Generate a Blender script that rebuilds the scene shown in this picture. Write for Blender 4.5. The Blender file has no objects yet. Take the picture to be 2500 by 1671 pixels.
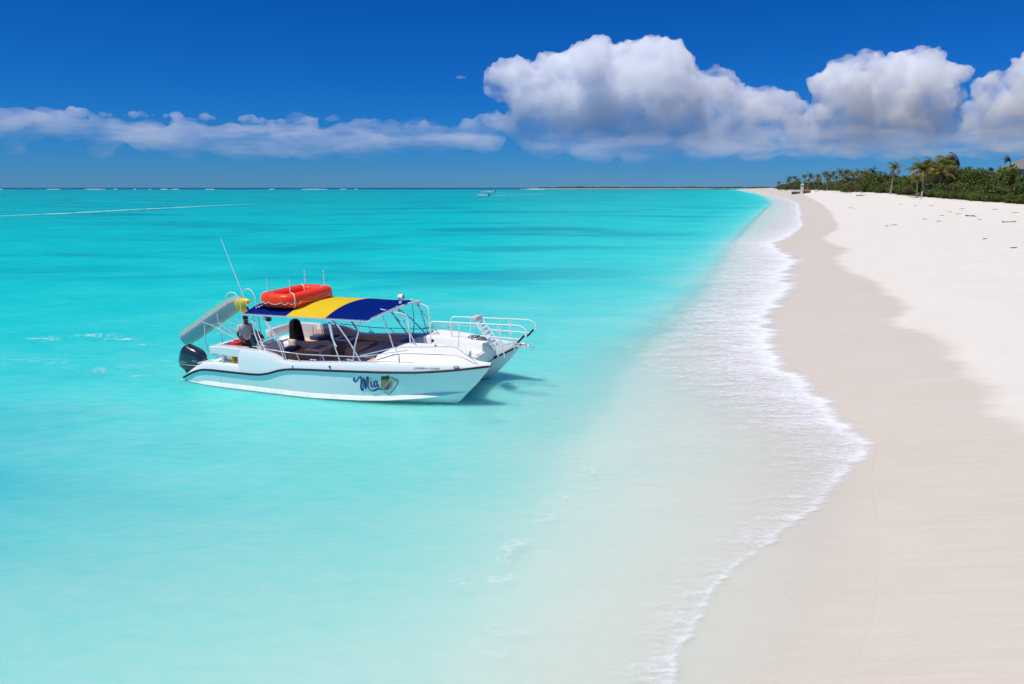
import bpy, bmesh, math, random
import numpy as np
from mathutils import Vector, Matrix, noise as mnoise

S = bpy.context.scene
COL = S.collection
R = math.radians
rng = random.Random(7)

# ------------------------------------------------------------------ camera, sky, sun, exposure
CAM_H = 6.0
PITCH = math.atan(377.0 / 1667.0)
cam_data = bpy.data.cameras.new('camera')
cam = bpy.data.objects.new('camera', cam_data)
COL.objects.link(cam)
cam_data.sensor_fit = 'HORIZONTAL'
cam_data.sensor_width = 36.0
cam_data.lens = 36.0 * 1667.0 / 2500.0
cam_data.clip_start = 0.2
cam_data.clip_end = 90000.0
cam.location = (0, 0, CAM_H)
cam.rotation_euler = (R(90) - PITCH, 0, 0)
S.camera = cam

SUN_EL = R(66)
SUN_H = Vector((-0.80, -0.60, 0)).normalized()          # horizontal direction towards the sun
SUN_DIR = Vector((SUN_H.x * math.cos(SUN_EL), SUN_H.y * math.cos(SUN_EL), math.sin(SUN_EL)))

world = bpy.data.worlds.new('World')
S.world = world
world.use_nodes = True
wn, wl = world.node_tree.nodes, world.node_tree.links
wn.clear()
sky = wn.new('ShaderNodeTexSky')
sky.sky_type = 'NISHITA'
sky.sun_disc = False
sky.sun_elevation = SUN_EL
sky.sun_rotation = math.atan2(SUN_DIR.x, SUN_DIR.y)
sky.altitude = 0
sky.air_density = 1.0
sky.dust_density = 0.0
sky.ozone_density = 4.5
sep = wn.new('ShaderNodeSeparateColor')
cmbw = wn.new('ShaderNodeCombineColor')
wl.new(sky.outputs[0], sep.inputs[0])
for _i, (_gain, _pow) in enumerate(((0.0074, 2.32), (0.222, 1.20), (0.77, 1.0))):     # deep polarised blue of the tropics
    _p = wn.new('ShaderNodeMath'); _p.operation = 'POWER'; _p.inputs[1].default_value = _pow
    _m = wn.new('ShaderNodeMath'); _m.operation = 'MULTIPLY'; _m.inputs[1].default_value = _gain
    wl.new(sep.outputs[_i], _p.inputs[0]); wl.new(_p.outputs[0], _m.inputs[0]); wl.new(_m.outputs[0], cmbw.inputs[_i])
bgn = wn.new('ShaderNodeBackground')
bgn.inputs['Strength'].default_value = 0.10
won = wn.new('ShaderNodeOutputWorld')
wl.new(cmbw.outputs[0], bgn.inputs[0])
wl.new(bgn.outputs[0], won.inputs[0])

sun_data = bpy.data.lights.new('sun', 'SUN')
sun_data.energy = 3.9
sun_data.angle = R(0.53)
sun_data.color = (1.0, 0.955, 0.86)
sun = bpy.data.objects.new('sun', sun_data)
COL.objects.link(sun)
sun.rotation_euler = SUN_DIR.to_track_quat('Z', 'Y').to_euler()
sun.location = (-40, 30, 80)

S.view_settings.view_transform = 'Standard'
S.view_settings.look = 'None'
S.view_settings.exposure = 0.12
S.view_settings.gamma = 1.0
S.view_settings.use_curve_mapping = False
S.render.engine = 'CYCLES'
S.cycles.use_denoising = True
S.cycles.max_bounces = 56
S.cycles.diffuse_bounces = 4
S.cycles.glossy_bounces = 3
S.cycles.transmission_bounces = 4
S.cycles.transparent_max_bounces = 16
S.cycles.volume_bounces = 56
S.cycles.caustics_reflective = False
S.cycles.caustics_refractive = False


# ------------------------------------------------------------------ helpers
def at(px, py, z=0.0):
    """point of the photograph (2500x1671 px) on the horizontal plane at height z"""
    u = (px - 1250.0) / 1667.0
    v = (835.5 - py) / 1667.0
    d = (u, math.cos(PITCH) + v * math.sin(PITCH), -math.sin(PITCH) + v * math.cos(PITCH))
    t = (z - CAM_H) / d[2]
    return (d[0] * t, d[1] * t, z)


def at_dist(px, py, dist):
    """point of the photograph at the ground distance dist (along +Y)"""
    u = (px - 1250.0) / 1667.0
    v = (835.5 - py) / 1667.0
    d = (u, math.cos(PITCH) + v * math.sin(PITCH), -math.sin(PITCH) + v * math.cos(PITCH))
    t = dist / d[1]
    return Vector((d[0] * t, dist, CAM_H + d[2] * t))


def tag(o, label=None, cat=None, group=None, kind=None):
    if label: o['label'] = label
    if cat: o['category'] = cat
    if group: o['group'] = group
    if kind: o['kind'] = kind
    return o


def link(name, mesh, mat=None, parent=None, smooth=False):
    o = bpy.data.objects.new(name, mesh)
    COL.objects.link(o)
    if mat is not None and len(mesh.materials) == 0:
        mesh.materials.append(mat)
    if smooth:
        mesh.polygons.foreach_set('use_smooth', [True] * len(mesh.polygons))
    if parent is not None:
        o.parent = parent
    return o


def mesh_of(name, verts, faces):
    m = bpy.data.meshes.new(name)
    m.from_pydata([tuple(v) for v in verts], [], faces)
    m.update()
    return m


def empty(name, loc=(0, 0, 0), rz=0.0, parent=None):
    o = bpy.data.objects.new(name, None)
    o.empty_display_size = 0.2
    COL.objects.link(o)
    o.location = loc
    o.rotation_euler = (0, 0, rz)
    if parent is not None:
        o.parent = parent
    return o


ORD = ['', 'first', 'second', 'third', 'fourth', 'fifth', 'sixth', 'seventh', 'eighth', 'ninth', 'tenth', 'eleventh', 'twelfth', 'thirteenth', 'fourteenth',
       'fifteenth', 'sixteenth', 'seventeenth', 'eighteenth', 'nineteenth']
TENS = {20: ('twenty', 'twentieth'), 30: ('thirty', 'thirtieth'), 40: ('forty', 'fortieth'), 50: ('fifty', 'fiftieth'), 60: ('sixty', 'sixtieth'), 70: ('seventy', 'seventieth')}


def ordinal(n):
    if n < 20:
        return ORD[n]
    t, u = n // 10 * 10, n % 10
    return TENS[t][1] if u == 0 else TENS[t][0] + '-' + ORD[u]


def label_in_order(objs, pattern):
    """labels a row of look-alikes by their place, counted from the left as seen from the shore"""
    objs = sorted(objs, key=lambda o: o.location.x / o.location.y)
    for i, o in enumerate(objs):
        o['label'] = pattern % ordinal(i + 1)


class NT:
    """small node-tree builder"""
    def __init__(self, name):
        self.mat = bpy.data.materials.new(name)
        self.mat.use_nodes = True
        self.n = self.mat.node_tree.nodes
        self.l = self.mat.node_tree.links
        self.n.clear()
        self.out = self.n.new('ShaderNodeOutputMaterial')

    def node(self, typ, **kw):
        nd = self.n.new(typ)
        for k, v in kw.items():
            setattr(nd, k, v)
        return nd

    def put(self, sock, v):
        if isinstance(v, bpy.types.NodeSocket):
            self.l.new(v, sock)
        elif v is not None:
            sock.default_value = v

    def attr(self, name):
        return self.node('ShaderNodeAttribute', attribute_name=name).outputs['Fac']

    def coords(self, kind='Object'):
        return self.node('ShaderNodeTexCoord').outputs[kind]

    def geom(self, kind='Position'):
        return self.node('ShaderNodeNewGeometry').outputs[kind]

    def mapping(self, vec, scale=(1, 1, 1), rot=(0, 0, 0), loc=(0, 0, 0)):
        m = self.node('ShaderNodeMapping')
        self.put(m.inputs['Vector'], vec)
        m.inputs['Scale'].default_value = scale
        m.inputs['Rotation'].default_value = rot
        m.inputs['Location'].default_value = loc
        return m.outputs[0]

    def noise(self, vec, scale, detail=3, rough=0.5, dist=0.0):
        t = self.node('ShaderNodeTexNoise')
        self.put(t.inputs['Vector'], vec)
        t.inputs['Scale'].default_value = scale
        t.inputs['Detail'].default_value = detail
        t.inputs['Roughness'].default_value = rough
        t.inputs['Distortion'].default_value = dist
        return t.outputs[0]

    def voronoi(self, vec, scale, feature='F1', out='Distance'):
        t = self.node('ShaderNodeTexVoronoi', feature=feature)
        self.put(t.inputs['Vector'], vec)
        t.inputs['Scale'].default_value = scale
        return t.outputs[out]

    def math(self, op, a, b=None, c=None, clamp=False):
        m = self.node('ShaderNodeMath', operation=op, use_clamp=clamp)
        for i, v in enumerate((a, b, c)):
            if v is not None:
                self.put(m.inputs[i], v)
        return m.outputs[0]

    def rng(self, v, a, b, c=0.0, d=1.0, interp='SMOOTHSTEP'):
        m = self.node('ShaderNodeMapRange', interpolation_type=interp)
        self.put(m.inputs['Value'], v)
        self.put(m.inputs['From Min'], a)
        self.put(m.inputs['From Max'], b)
        self.put(m.inputs['To Min'], c)
        self.put(m.inputs['To Max'], d)
        return m.outputs[0]

    def mix(self, f, a, b, blend='MIX'):
        m = self.node('ShaderNodeMix', data_type='RGBA', blend_type=blend)
        self.put(m.inputs[0], f)
        self.put(m.inputs[6], rgba(a))
        self.put(m.inputs[7], rgba(b))
        return m.outputs[2]

    def bump(self, height, strength=0.3, dist=0.02, normal=None):
        b = self.node('ShaderNodeBump')
        b.inputs['Strength'].default_value = strength
        b.inputs['Distance'].default_value = dist
        self.put(b.inputs['Height'], height)
        if normal is not None:
            self.put(b.inputs['Normal'], normal)
        return b.outputs[0]

    def bsdf(self, color, rough=0.5, metal=0.0, spec=0.5, normal=None, coat=0.0, trans=None):
        p = self.node('ShaderNodeBsdfPrincipled')
        self.put(p.inputs['Base Color'], rgba(color))
        self.put(p.inputs['Roughness'], rough)
        self.put(p.inputs['Metallic'], metal)
        self.put(p.inputs['Specular IOR Level'], spec)
        if coat:
            p.inputs['Coat Weight'].default_value = coat
            p.inputs['Coat Roughness'].default_value = 0.08
        if normal is not None:
            self.put(p.inputs['Normal'], normal)
        return p.outputs[0]

    def shader_mix(self, f, a, b):
        m = self.node('ShaderNodeMixShader')
        self.put(m.inputs[0], f)
        self.l.new(a, m.inputs[1])
        self.l.new(b, m.inputs[2])
        return m.outputs[0]

    def done(self, surf=None, vol=None):
        if surf is not None:
            self.l.new(surf, self.out.inputs['Surface'])
        if vol is not None:
            self.l.new(vol, self.out.inputs['Volume'])
        return self.mat


def rgba(c):
    if isinstance(c, (tuple, list)) and len(c) == 3:
        return (c[0], c[1], c[2], 1.0)
    return c


# ------------------------------------------------------------------ shore lines (metres, x as a function of y)
def line(pts, z=0.0):
    w = sorted([at(px, py, z)[:2][::-1] for px, py in pts])
    return np.array([p[0] for p in w]), np.array([p[1] for p in w])


def smooth_line(ys, xs, tight=0.0):
    """monotone cubic interpolation"""
    ys = np.asarray(ys, float); xs = np.asarray(xs, float)
    d = np.diff(xs) / np.diff(ys)
    m = np.zeros_like(xs)
    m[0] = d[0]; m[-1] = d[-1]
    for i in range(1, len(xs) - 1):
        m[i] = 0 if d[i - 1] * d[i] <= 0 else 2 * d[i - 1] * d[i] / (d[i - 1] + d[i])

    def f(y):
        y = np.asarray(y, float)
        i = np.clip(np.searchsorted(ys, y) - 1, 0, len(ys) - 2)
        h = ys[i + 1] - ys[i]
        t = np.clip((y - ys[i]) / h, 0, 1)
        r = ((2 * t**3 - 3 * t**2 + 1) * xs[i] + (t**3 - 2 * t**2 + t) * h * m[i]
             + (-2 * t**3 + 3 * t**2) * xs[i + 1] + (t**3 - t**2) * h * m[i + 1])
        r = np.where(y < ys[0], xs[0] + (y - ys[0]) * m[0] * 0.3, r)
        r = np.where(y > ys[-1], xs[-1] + (y - ys[-1]) * m[-1], r)
        return r
    return f


_FAR = [(1888, 478), (1916, 484), (1944, 492)]
x_shore = smooth_line(*line([(1815, 464.2), (1850, 470)] + _FAR + [
    (1956, 505), (1960, 520), (1963, 538), (1968, 552), (1938, 578), (1907, 598), (1957, 636), (1940, 674), (1951, 705), (1908, 771),
    (1911, 817), (1915, 858), (1957, 909), (2018, 955), (2059, 996), (2110, 1052), (2138, 1075), (2140, 1115),
    (2128, 1180), (2141, 1240), (2146, 1328), (2143, 1440), (2120, 1560), (2060, 1671)]))
x_band = smooth_line(*line([(1815, 464.2), (1850, 470)] + _FAR + [
    (1956, 505), (1960, 520), (1963, 538), (1968, 552), (1938, 578), (1907, 598), (1957, 636), (1940, 674), (1951, 705), (1908, 771),
    (1911, 817), (1915, 858), (1957, 909), (2018, 955), (2059, 996), (2110, 1052), (2138, 1072), (2134, 1108),
    (2086, 1160), (2034, 1216), (1897, 1319), (1831, 1375), (1756, 1450), (1690, 1563), (1655, 1656)]))
x_turq = smooth_line(*line([(1798, 464.2), (1830, 470), (1862, 478), (1880, 487), (1886, 496), (1868, 515), (1848, 535), (1828, 556), (1795, 600), (1765, 660), (1738, 705),
                            (1690, 765), (1615, 830), (1560, 885), (1500, 1000), (1430, 1090), (1360, 1230), (1290, 1350),
                            (1190, 1500), (1140, 1671)]))
x_wet = smooth_line(*line([(1900, 466), (1946, 474), (2000, 495), (2043, 533), (2048, 550), (2018, 571), (2077, 594), (2046, 611),
                           (2152, 667), (2222, 725), (2208, 752), (2265, 775), (2331, 822), (2374, 861), (2431, 898),
                           (2464, 944), (2510, 965), (2680, 1130), (2850, 1400)], z=0.9))
_vx = [(60, 70), (84, 88), (92, 86.5), (110, 86), (122, 85.5), (134, 86.5), (151, 89), (202, 109), (315, 153), (472, 210), (600, 238), (708, 272), (1100, 413), (1700, 635)]
x_veg = smooth_line([p[0] for p in _vx], [p[1] for p in _vx])
FOAM_W = ([6, 9, 11, 14, 16, 20, 28, 40, 60, 120, 400], [1.0, 1.2, 1.7, 2.8, 3.6, 4.8, 6.0, 7.2, 8.5, 7, 10])


def z_veg(y):
    return np.interp(y, [0, 100, 118, 151, 202, 3000], [2.6, 3.0, 3.25, 4.0, 4.3, 4.6])


def ground_z(x, y):
    x = np.asarray(x, float); y = np.asarray(y, float)
    xs = x_shore(y); xt = np.minimum(x_turq(y), xs - 1.0)
    xv = np.maximum(x_veg(y), xs + 9.0)
    s = x - xs
    L = xs - xt
    a = -s
    b = np.maximum(a - L, 0.0)
    deep = np.clip((np.hypot(x * 0.35, y) - 2200.0) / 900.0, 0, 1)
    near = np.interp(y, [0, 8, 14, 22, 30, 45, 90, 200], [0.34, 0.40, 0.66, 0.95, 1.15, 1.5, 1.9, 1.9])
    under = -(0.012 * (1 - np.exp(-np.maximum(a, 0) / 0.6)) + 0.16 * np.clip(a / L, 0, 1)**2.2 + near * (0.34 * (1 - np.exp(-b / 1.6)) + 0.48 * (1 - np.exp(-b / 10.0)) + 1.35 * (1 - np.exp(-b / 60.0)))
              + 1.4 * (1 - np.exp(-b / 500.0))) - 26.0 * deep**1.5
    q = np.clip(s / (xv - xs), 0, 1.0)
    zv = z_veg(y)
    up = zv * (0.82 * q + 0.18 * q * q)
    # dune rise behind the vegetation line
    beyond = np.maximum(x - xv, 0)
    up = up + 2.2 * (1 - np.exp(-beyond / 45.0))
    return np.where(s < 0, under, up)


def grid_mesh(name, ys, offs, base, zf):
    """rows at ys, columns at base(y)+offs"""
    Y, Oo = np.meshgrid(ys, offs, indexing='ij')
    X = base(Y) + Oo
    Z = zf(X, Y)
    nr, nc = Y.shape
    co = np.stack([X, Y, Z], -1).reshape(-1, 3)
    idx = np.arange(nr * nc).reshape(nr, nc)
    q = np.stack([idx[:-1, :-1], idx[:-1, 1:], idx[1:, 1:], idx[1:, :-1]], -1).reshape(-1, 4)
    m = bpy.data.meshes.new(name)
    m.vertices.add(len(co)); m.vertices.foreach_set('co', co.ravel())
    m.loops.add(q.size); m.loops.foreach_set('vertex_index', q.ravel())
    m.polygons.add(len(q))
    m.polygons.foreach_set('loop_start', np.arange(0, q.size, 4))
    m.polygons.foreach_set('use_smooth', np.ones(len(q), bool))
    m.update(calc_edges=True)
    return m, X.ravel(), Y.ravel(), Z.ravel()


def add_attr(m, name, vals):
    a = m.attributes.new(name, 'FLOAT', 'POINT')
    a.data.foreach_set('value', np.asarray(vals, np.float32))


def geo_steps(start, step, growth, end):
    out = [start]
    while out[-1] < end:
        out.append(out[-1] + step)
        step *= growth
    return out


ROWS = np.array([-60, -30, -12, -4] + list(np.arange(0, 40, 0.35)) + geo_steps(40, 0.4, 1.022, 30000.0))
pos = [0.0] + geo_steps(0.25, 0.3, 1.03, 70) + geo_steps(74, 5, 1.16, 26000)
neg = [-v for v in geo_steps(0.25, 0.3, 1.03, 60) + geo_steps(63, 4, 1.16, 28000)][::-1]
OFFS = np.array(neg + pos)

# ------------------------------------------------------------------ sand: beach and sea bed in one sheet
def make_sand():
    m, X, Y, Z = grid_mesh('beach', ROWS, OFFS, x_shore, ground_z)
    add_attr(m, 's_wet', np.clip(X - x_wet(Y), -400, 400))
    add_attr(m, 's_shore', np.clip(X - x_shore(Y), -3000, 3000))
    add_attr(m, 's_veg', np.clip(X - x_veg(Y), -400, 400))
    t = NT('coral_sand')
    p = t.geom()
    sw, ss = t.attr('s_wet'), t.attr('s_shore')
    edge_scale = t.rng(t.math('ABSOLUTE', ss), 0, 40, 0.2, 1.0)
    cusp = t.math('SUBTRACT', t.noise(t.mapping(p, (0.10, 0.30, 0.1)), 1.0, 4, 0.6), 0.5)
    cusp2 = t.math('SUBTRACT', t.noise(t.mapping(p, (0.3, 1.3, 0.1)), 1.0, 4, 0.65), 0.5)
    swn = t.math('ADD', sw, t.math('ADD', t.math('MULTIPLY', cusp, 2.6), t.math('MULTIPLY', cusp2, 1.1)))
    wet = t.rng(swn, -0.8, 0.5, 1.0, 0.0)
    fine = t.noise(p, 14.0, 5, 0.65)
    mid = t.noise(t.mapping(p, (0.35, 0.6, 1)), 1.0, 5, 0.6)
    dry = t.mix(mid, (0.69, 0.65, 0.575), (0.79, 0.745, 0.67))
    dry = t.mix(t.rng(fine, 0.25, 0.8), t.mix(1.0, dry, (0.93, 0.92, 0.91), 'MULTIPLY'), dry)
    damp = t.mix(t.noise(t.mapping(p, (0.18, 0.5, 1)), 1.0, 4, 0.6), (0.60, 0.535, 0.44), (0.655, 0.59, 0.495))
    damp = t.mix(t.rng(t.noise(t.mapping(p, (0.5, 6.0, 1)), 1.0, 4, 0.6), 0.35, 0.75), damp, t.mix(1.0, damp, (1.05, 1.05, 1.06), 'MULTIPLY'))
    damp = t.mix(t.rng(t.noise(p, 60.0, 2, 0.5), 0.62, 0.75, 0.0, 0.35), damp, (0.42, 0.36, 0.31))
    col = t.mix(wet, dry, damp)
    # sea bed: bright clean sand with darker weed patches offshore
    weed1 = t.noise(t.mapping(p, (0.024, 0.062, 1), loc=(3.1, 1.7, 0)), 1.0, 4, 0.55, 0.6)
    weed2 = t.noise(t.mapping(p, (0.0035, 0.012, 1), loc=(0.3, 4.2, 0)), 1.0, 4, 0.55, 0.4)
    w1 = t.math('MULTIPLY', t.rng(weed1, 0.52, 0.74, 0.0, 0.62), t.rng(ss, -26, -9, 1.0, 0.0))
    w2 = t.math('MULTIPLY', t.rng(weed2, 0.50, 0.70, 0.0, 0.85), t.rng(ss, -160, -60, 1.0, 0.0))
    weed = t.math('MAXIMUM', w1, w2)
    bed = t.mix(weed, (0.76, 0.735, 0.66), (0.34, 0.40, 0.38))
    sub = t.rng(t.math('ADD', ss, t.math('MULTIPLY', t.math('SUBTRACT', mid, 0.5), 1.5)), -7.0, 0.3, 1.0, 0.0)
    col = t.mix(sub, col, bed)
    # wrack line and litter of weed high on the beach
    wr = t.math('MULTIPLY', t.rng(t.noise(t.mapping(p, (0.9, 0.5, 1)), 1.0, 5, 0.75, 0.8), 0.62, 0.72),
                t.math('MULTIPLY', t.rng(t.attr('s_veg'), -26, -10), t.rng(t.attr('s_veg'), 1, -3)))
    col = t.mix(t.math('MULTIPLY', wr, 0.45), col, (0.33, 0.27, 0.21))
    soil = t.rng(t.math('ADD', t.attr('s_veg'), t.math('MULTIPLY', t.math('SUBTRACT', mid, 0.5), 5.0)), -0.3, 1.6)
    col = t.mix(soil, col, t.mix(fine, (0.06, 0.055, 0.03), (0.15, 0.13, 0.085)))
    h = t.math('ADD', t.math('MULTIPLY', t.noise(p, 2.2, 4, 0.6), t.rng(swn, 0.5, 6.0, 0.05, 1.0)), t.math('MULTIPLY', fine, 0.12))
    foot = t.voronoi(t.mapping(p, (1.0, 1.0, 0.3)), 1.35)
    h = t.math('ADD', h, t.math('MULTIPLY', t.rng(foot, 0.05, 0.33), t.rng(swn, 5, 16, 0.0, 1.1)))
    nrm = t.bump(t.math('MULTIPLY', h, t.rng(ss, -1.5, 0.5, 0.15, 1.0)), 0.55, 0.10)
    rough = t.rng(wet, 0, 1, 0.95, 0.55)
    spec = t.rng(wet, 0, 1, 0.12, 0.32)
    t.done(t.bsdf(col, rough, spec=spec, normal=nrm))
    o = link('beach', m, t.mat)
    tag(o, kind='structure')


make_sand()


# ------------------------------------------------------------------ sea: clear water, its colour from the depth it covers
def make_sea():
    offs = np.array([v for v in OFFS if v < 1.2])
    m, X, Y, Z = grid_mesh('sea', ROWS, offs, x_shore, lambda x, y: np.zeros_like(x))
    dep = np.clip(-ground_z(X, Y), 0, 40)
    add_attr(m, 'depth', dep)
    add_attr(m, 's_shore', np.clip(X - x_shore(Y), -3000, 3000))
    t = NT('clear_sea_water')
    p = t.geom()
    d0 = t.attr('depth')
    ss = t.attr('s_shore')
    rip1 = t.noise(t.mapping(p, (1.5, 3.6, 1), rot=(0, 0, R(12))), 1.0, 4, 0.62, 0.5)
    rip2 = t.noise(t.mapping(p, (0.35, 0.9, 1), rot=(0, 0, R(-8))), 1.0, 3, 0.55, 0.3)
    swell = t.noise(t.mapping(p, (0.035, 0.10, 1), rot=(0, 0, R(10))), 1.0, 3, 0.5, 0.3)
    wave = t.math('ADD', t.math('MULTIPLY', t.math('SUBTRACT', rip1, 0.5), 0.95), t.math('MULTIPLY', t.math('SUBTRACT', rip2, 0.5), 0.26))
    wave = t.math('ADD', wave, t.math('MULTIPLY', t.math('SUBTRACT', swell, 0.5), 0.55))
    bar = t.noise(t.mapping(p, (0.16, 0.28, 1), rot=(0, 0, R(20))), 1.0, 4, 0.55, 0.5)
    dw = t.math('MULTIPLY', t.math('MULTIPLY', d0, t.rng(bar, 0.25, 0.75, 0.80, 1.20)), t.math('ADD', 1.0, t.math('MULTIPLY', wave, 0.85)))
    ch = []
    for k in (0.95, 0.060, 0.048):
        ch.append(t.math('EXPONENT', t.math('MULTIPLY', dw, -k)))
    cmb = t.node('ShaderNodeCombineColor')
    for i in range(3):
        t.l.new(ch[i], cmb.inputs[i])
    tr = t.node('ShaderNodeBsdfTransparent')
    t.l.new(cmb.outputs[0], tr.inputs[0])
    nrm = t.bump(t.math('ADD', rip1, t.math('MULTIPLY', rip2, 1.5)), 0.55, 0.05)
    df = t.node('ShaderNodeBsdfPrincipled')       # fine suspended sand scattering light inside the water
    df.subsurface_method = 'BURLEY'
    df.inputs['Subsurface Weight'].default_value = 1.0
    df.inputs['Subsurface Scale'].default_value = 1.1
    df.inputs['Subsurface Radius'].default_value = (0.8, 1.0, 1.0)
    df.inputs['Roughness'].default_value = 1.0
    df.inputs['Specular IOR Level'].default_value = 0.0
    sq = t.mix(1.0, cmb.outputs[0], cmb.outputs[0], 'MULTIPLY')
    weed1 = t.noise(t.mapping(p, (0.024, 0.062, 1), loc=(3.1, 1.7, 0)), 1.0, 4, 0.55, 0.6)
    weed2 = t.noise(t.mapping(p, (0.0035, 0.012, 1), loc=(0.3, 4.2, 0)), 1.0, 4, 0.55, 0.4)
    wd = t.math('MAXIMUM', t.math('MULTIPLY', t.rng(weed1, 0.47, 0.68, 0.0, 0.85), t.rng(ss, -22, -6, 1.0, 0.0)), t.math('MULTIPLY', t.rng(weed2, 0.48, 0.72, 0.0, 0.42), t.rng(ss, -160, -60, 1.0, 0.0)))
    sq = t.mix(wd, sq, t.mix(1.0, sq, (0.22, 0.56, 0.72), 'MULTIPLY'))       # darker where weed grows on the bed
    t.l.new(t.mix(t.rng(d0, 3.2, 14.0), t.mix(1.0, sq, (0.86, 0.86, 0.77), 'MULTIPLY'), (0.0, 0.09, 0.21)), df.inputs[0])
    turb = t.math('ADD', t.math('ADD', t.rng(d0, 0.005, 0.04, 0.04, 0.32), t.rng(d0, 0.05, 0.8, 0.0, 0.48)), t.rng(d0, 3.2, 14.0, 0.0, 0.18))
    body = t.shader_mix(turb, tr.outputs[0], df.outputs[0])
    gl = t.node('ShaderNodeBsdfGlossy')
    gl.inputs['Roughness'].default_value = 0.22
    gl.inputs['Color'].default_value = (0.62, 0.85, 0.95, 1)
    t.l.new(nrm, gl.inputs['Normal'])
    fr = t.node('ShaderNodeFresnel')
    fr.inputs['IOR'].default_value = 1.33
    t.l.new(nrm, fr.inputs['Normal'])
    f = t.math('MULTIPLY', t.math('MINIMUM', t.math('MULTIPLY', fr.outputs[0], 0.7), 0.20), t.rng(d0, 0.0, 0.016))
    t.done(t.shader_mix(f, body, gl.outputs[0]))
    o = link('sea', m, t.mat)
    tag(o, kind='structure')


make_sea()


# ------------------------------------------------------------------ clouds: closed shells of air and droplets, far out over the sea
def cloud_mat(name, density, lo, hi, thin=0.0):
    t = NT(name)
    p = t.geom()
    sep = t.node('ShaderNodeSeparateXYZ')
    t.l.new(p, sep.inputs[0])
    base = t.rng(sep.outputs[2], lo, hi, 0.02, 1.0)
    wisp = t.noise(t.mapping(p, (0.0022, 0.0022, 0.0028) if thin == 0 else (0.0011, 0.0014, 0.0052)), 1.0, 5, 0.62, 0.4)
    wv = t.rng(wisp, 0.32 + thin, 0.60 + thin, 0.10, 1.0)
    d = t.math('MULTIPLY', t.math('MULTIPLY', base, wv), density)
    v = t.node('ShaderNodeVolumePrincipled')
    v.inputs['Color'].default_value = (0.996, 0.998, 1.0, 1)
    v.inputs['Anisotropy'].default_value = -0.08
    t.l.new(d, v.inputs['Density'])
    t.done(vol=v.outputs[0])
    return t.mat


def ico(sub=3):
    bm = bmesh.new()
    bmesh.ops.create_icosphere(bm, subdivisions=sub, radius=1.0)
    v = np.array([x.co[:] for x in bm.verts])
    f = np.array([[w.index for w in x.verts] for x in bm.faces])
    bm.free()
    return v, f


ICO3 = ico(3)


def make_cloud(name, blobs, dist, mat, label, seed, flat=1.0, depth=0.8, voxel=30.0, extra=5, disp=(1.0, 1.0)):
    r_ = random.Random(seed)
    vs, fs, n = [], [], 0
    px2m = dist / 1667.0
    for (cx, cy, r) in blobs:
        items = [(cx, cy, r, 0.0)]
        for _ in range(extra):
            a = r_.uniform(0, 2 * math.pi)
            rr = r * r_.uniform(0.30, 0.52)
            items.append((cx + math.cos(a) * r * 0.85, cy - abs(math.sin(a)) * r * 0.8 * flat, rr, r_.uniform(-1, 0.2) * r))
        for (x, y, q, dz) in items:
            c = at_dist(x, y, dist)
            c.y += dz * px2m * depth + r_.uniform(-0.3, 0.3) * q * px2m
            sc = np.array([q, q * depth, q * flat]) * px2m
            vs.append(ICO3[0] * sc + np.array(c)); fs.append(ICO3[1] + n); n += len(ICO3[0])
    V = np.concatenate(vs); Fc = np.concatenate(fs)
    ctr = V.mean(0)
    m = mesh_of(name, V - ctr, Fc.tolist())
    o = link(name, m, mat)
    o.location = ctr
    rm = o.modifiers.new('weld', 'REMESH'); rm.mode = 'VOXEL'; rm.voxel_size = voxel
    for i, (size, strength) in enumerate(((560, 200 * disp[0]), (240, 150 * disp[1]), (105, 105 * disp[1]), (52, 58 * disp[1]), (26, 26 * disp[1]))):
        tx = bpy.data.textures.new(name + '_billow', 'CLOUDS')
        tx.noise_scale = size; tx.noise_depth = 2
        dm = o.modifiers.new('billow', 'DISPLACE'); dm.texture = tx; dm.strength = strength * dist / 9000.0
        dm.texture_coords = 'GLOBAL'; dm.mid_level = 0.52
    rm2 = o.modifiers.new('weld', 'REMESH'); rm2.mode = 'VOXEL'; rm2.voxel_size = voxel * 0.55
    tag(o, label, 'cloud', 'clouds over the horizon')
    return o


D1 = 9000.0
def zpx(py, dist=D1):
    return at_dist(1250, py, dist).z


CM = cloud_mat('cumulus', 0.0110, zpx(388), zpx(130))
make_cloud('cumulus_cloud', [
    (1225, 205, 45), (1290, 215, 62), (1370, 185, 62), (1440, 165, 55), (1500, 165, 55), (1560, 150, 48), (1630, 140, 36),
    (1660, 165, 36), (1600, 235, 110), (1450, 255, 105), (1330, 260, 70), (1720, 205, 38), (1745, 245, 62), (1830, 262, 52), (1895, 262, 40),
    (1930, 245, 20), (1700, 310, 90), (1850, 325, 62), (1380, 330, 60), (1500, 345, 70), (1610, 345, 75), (1260, 300, 30), (1215, 300, 28),
    (1780, 350, 60), (1930, 300, 45), (1960, 340, 45), (1290, 320, 50), (1320, 350, 45), (1560, 205, 70)], D1, CM,
    'huge billowing white cumulus cloud in the middle of the sky', 3)
make_cloud('cumulus_cloud', [
    (2000, 215, 30), (2045, 190, 35), (2120, 180, 42), (2195, 172, 42), (2255, 160, 40), (2300, 195, 40), (2325, 240, 34), (2330, 275, 30),
    (2150, 250, 85), (2250, 260, 80), (2060, 260, 60), (2200, 330, 70), (2090, 335, 60), (2300, 330, 50), (1985, 290, 28), (1945, 330, 40), (1930, 290, 26), (2350, 330, 40), (2380, 350, 40), (2010, 330, 55), (2355, 290, 26)],
    D1 * 1.04, CM, 'tall white cumulus cloud towering above the palms and the beach', 5)
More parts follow.
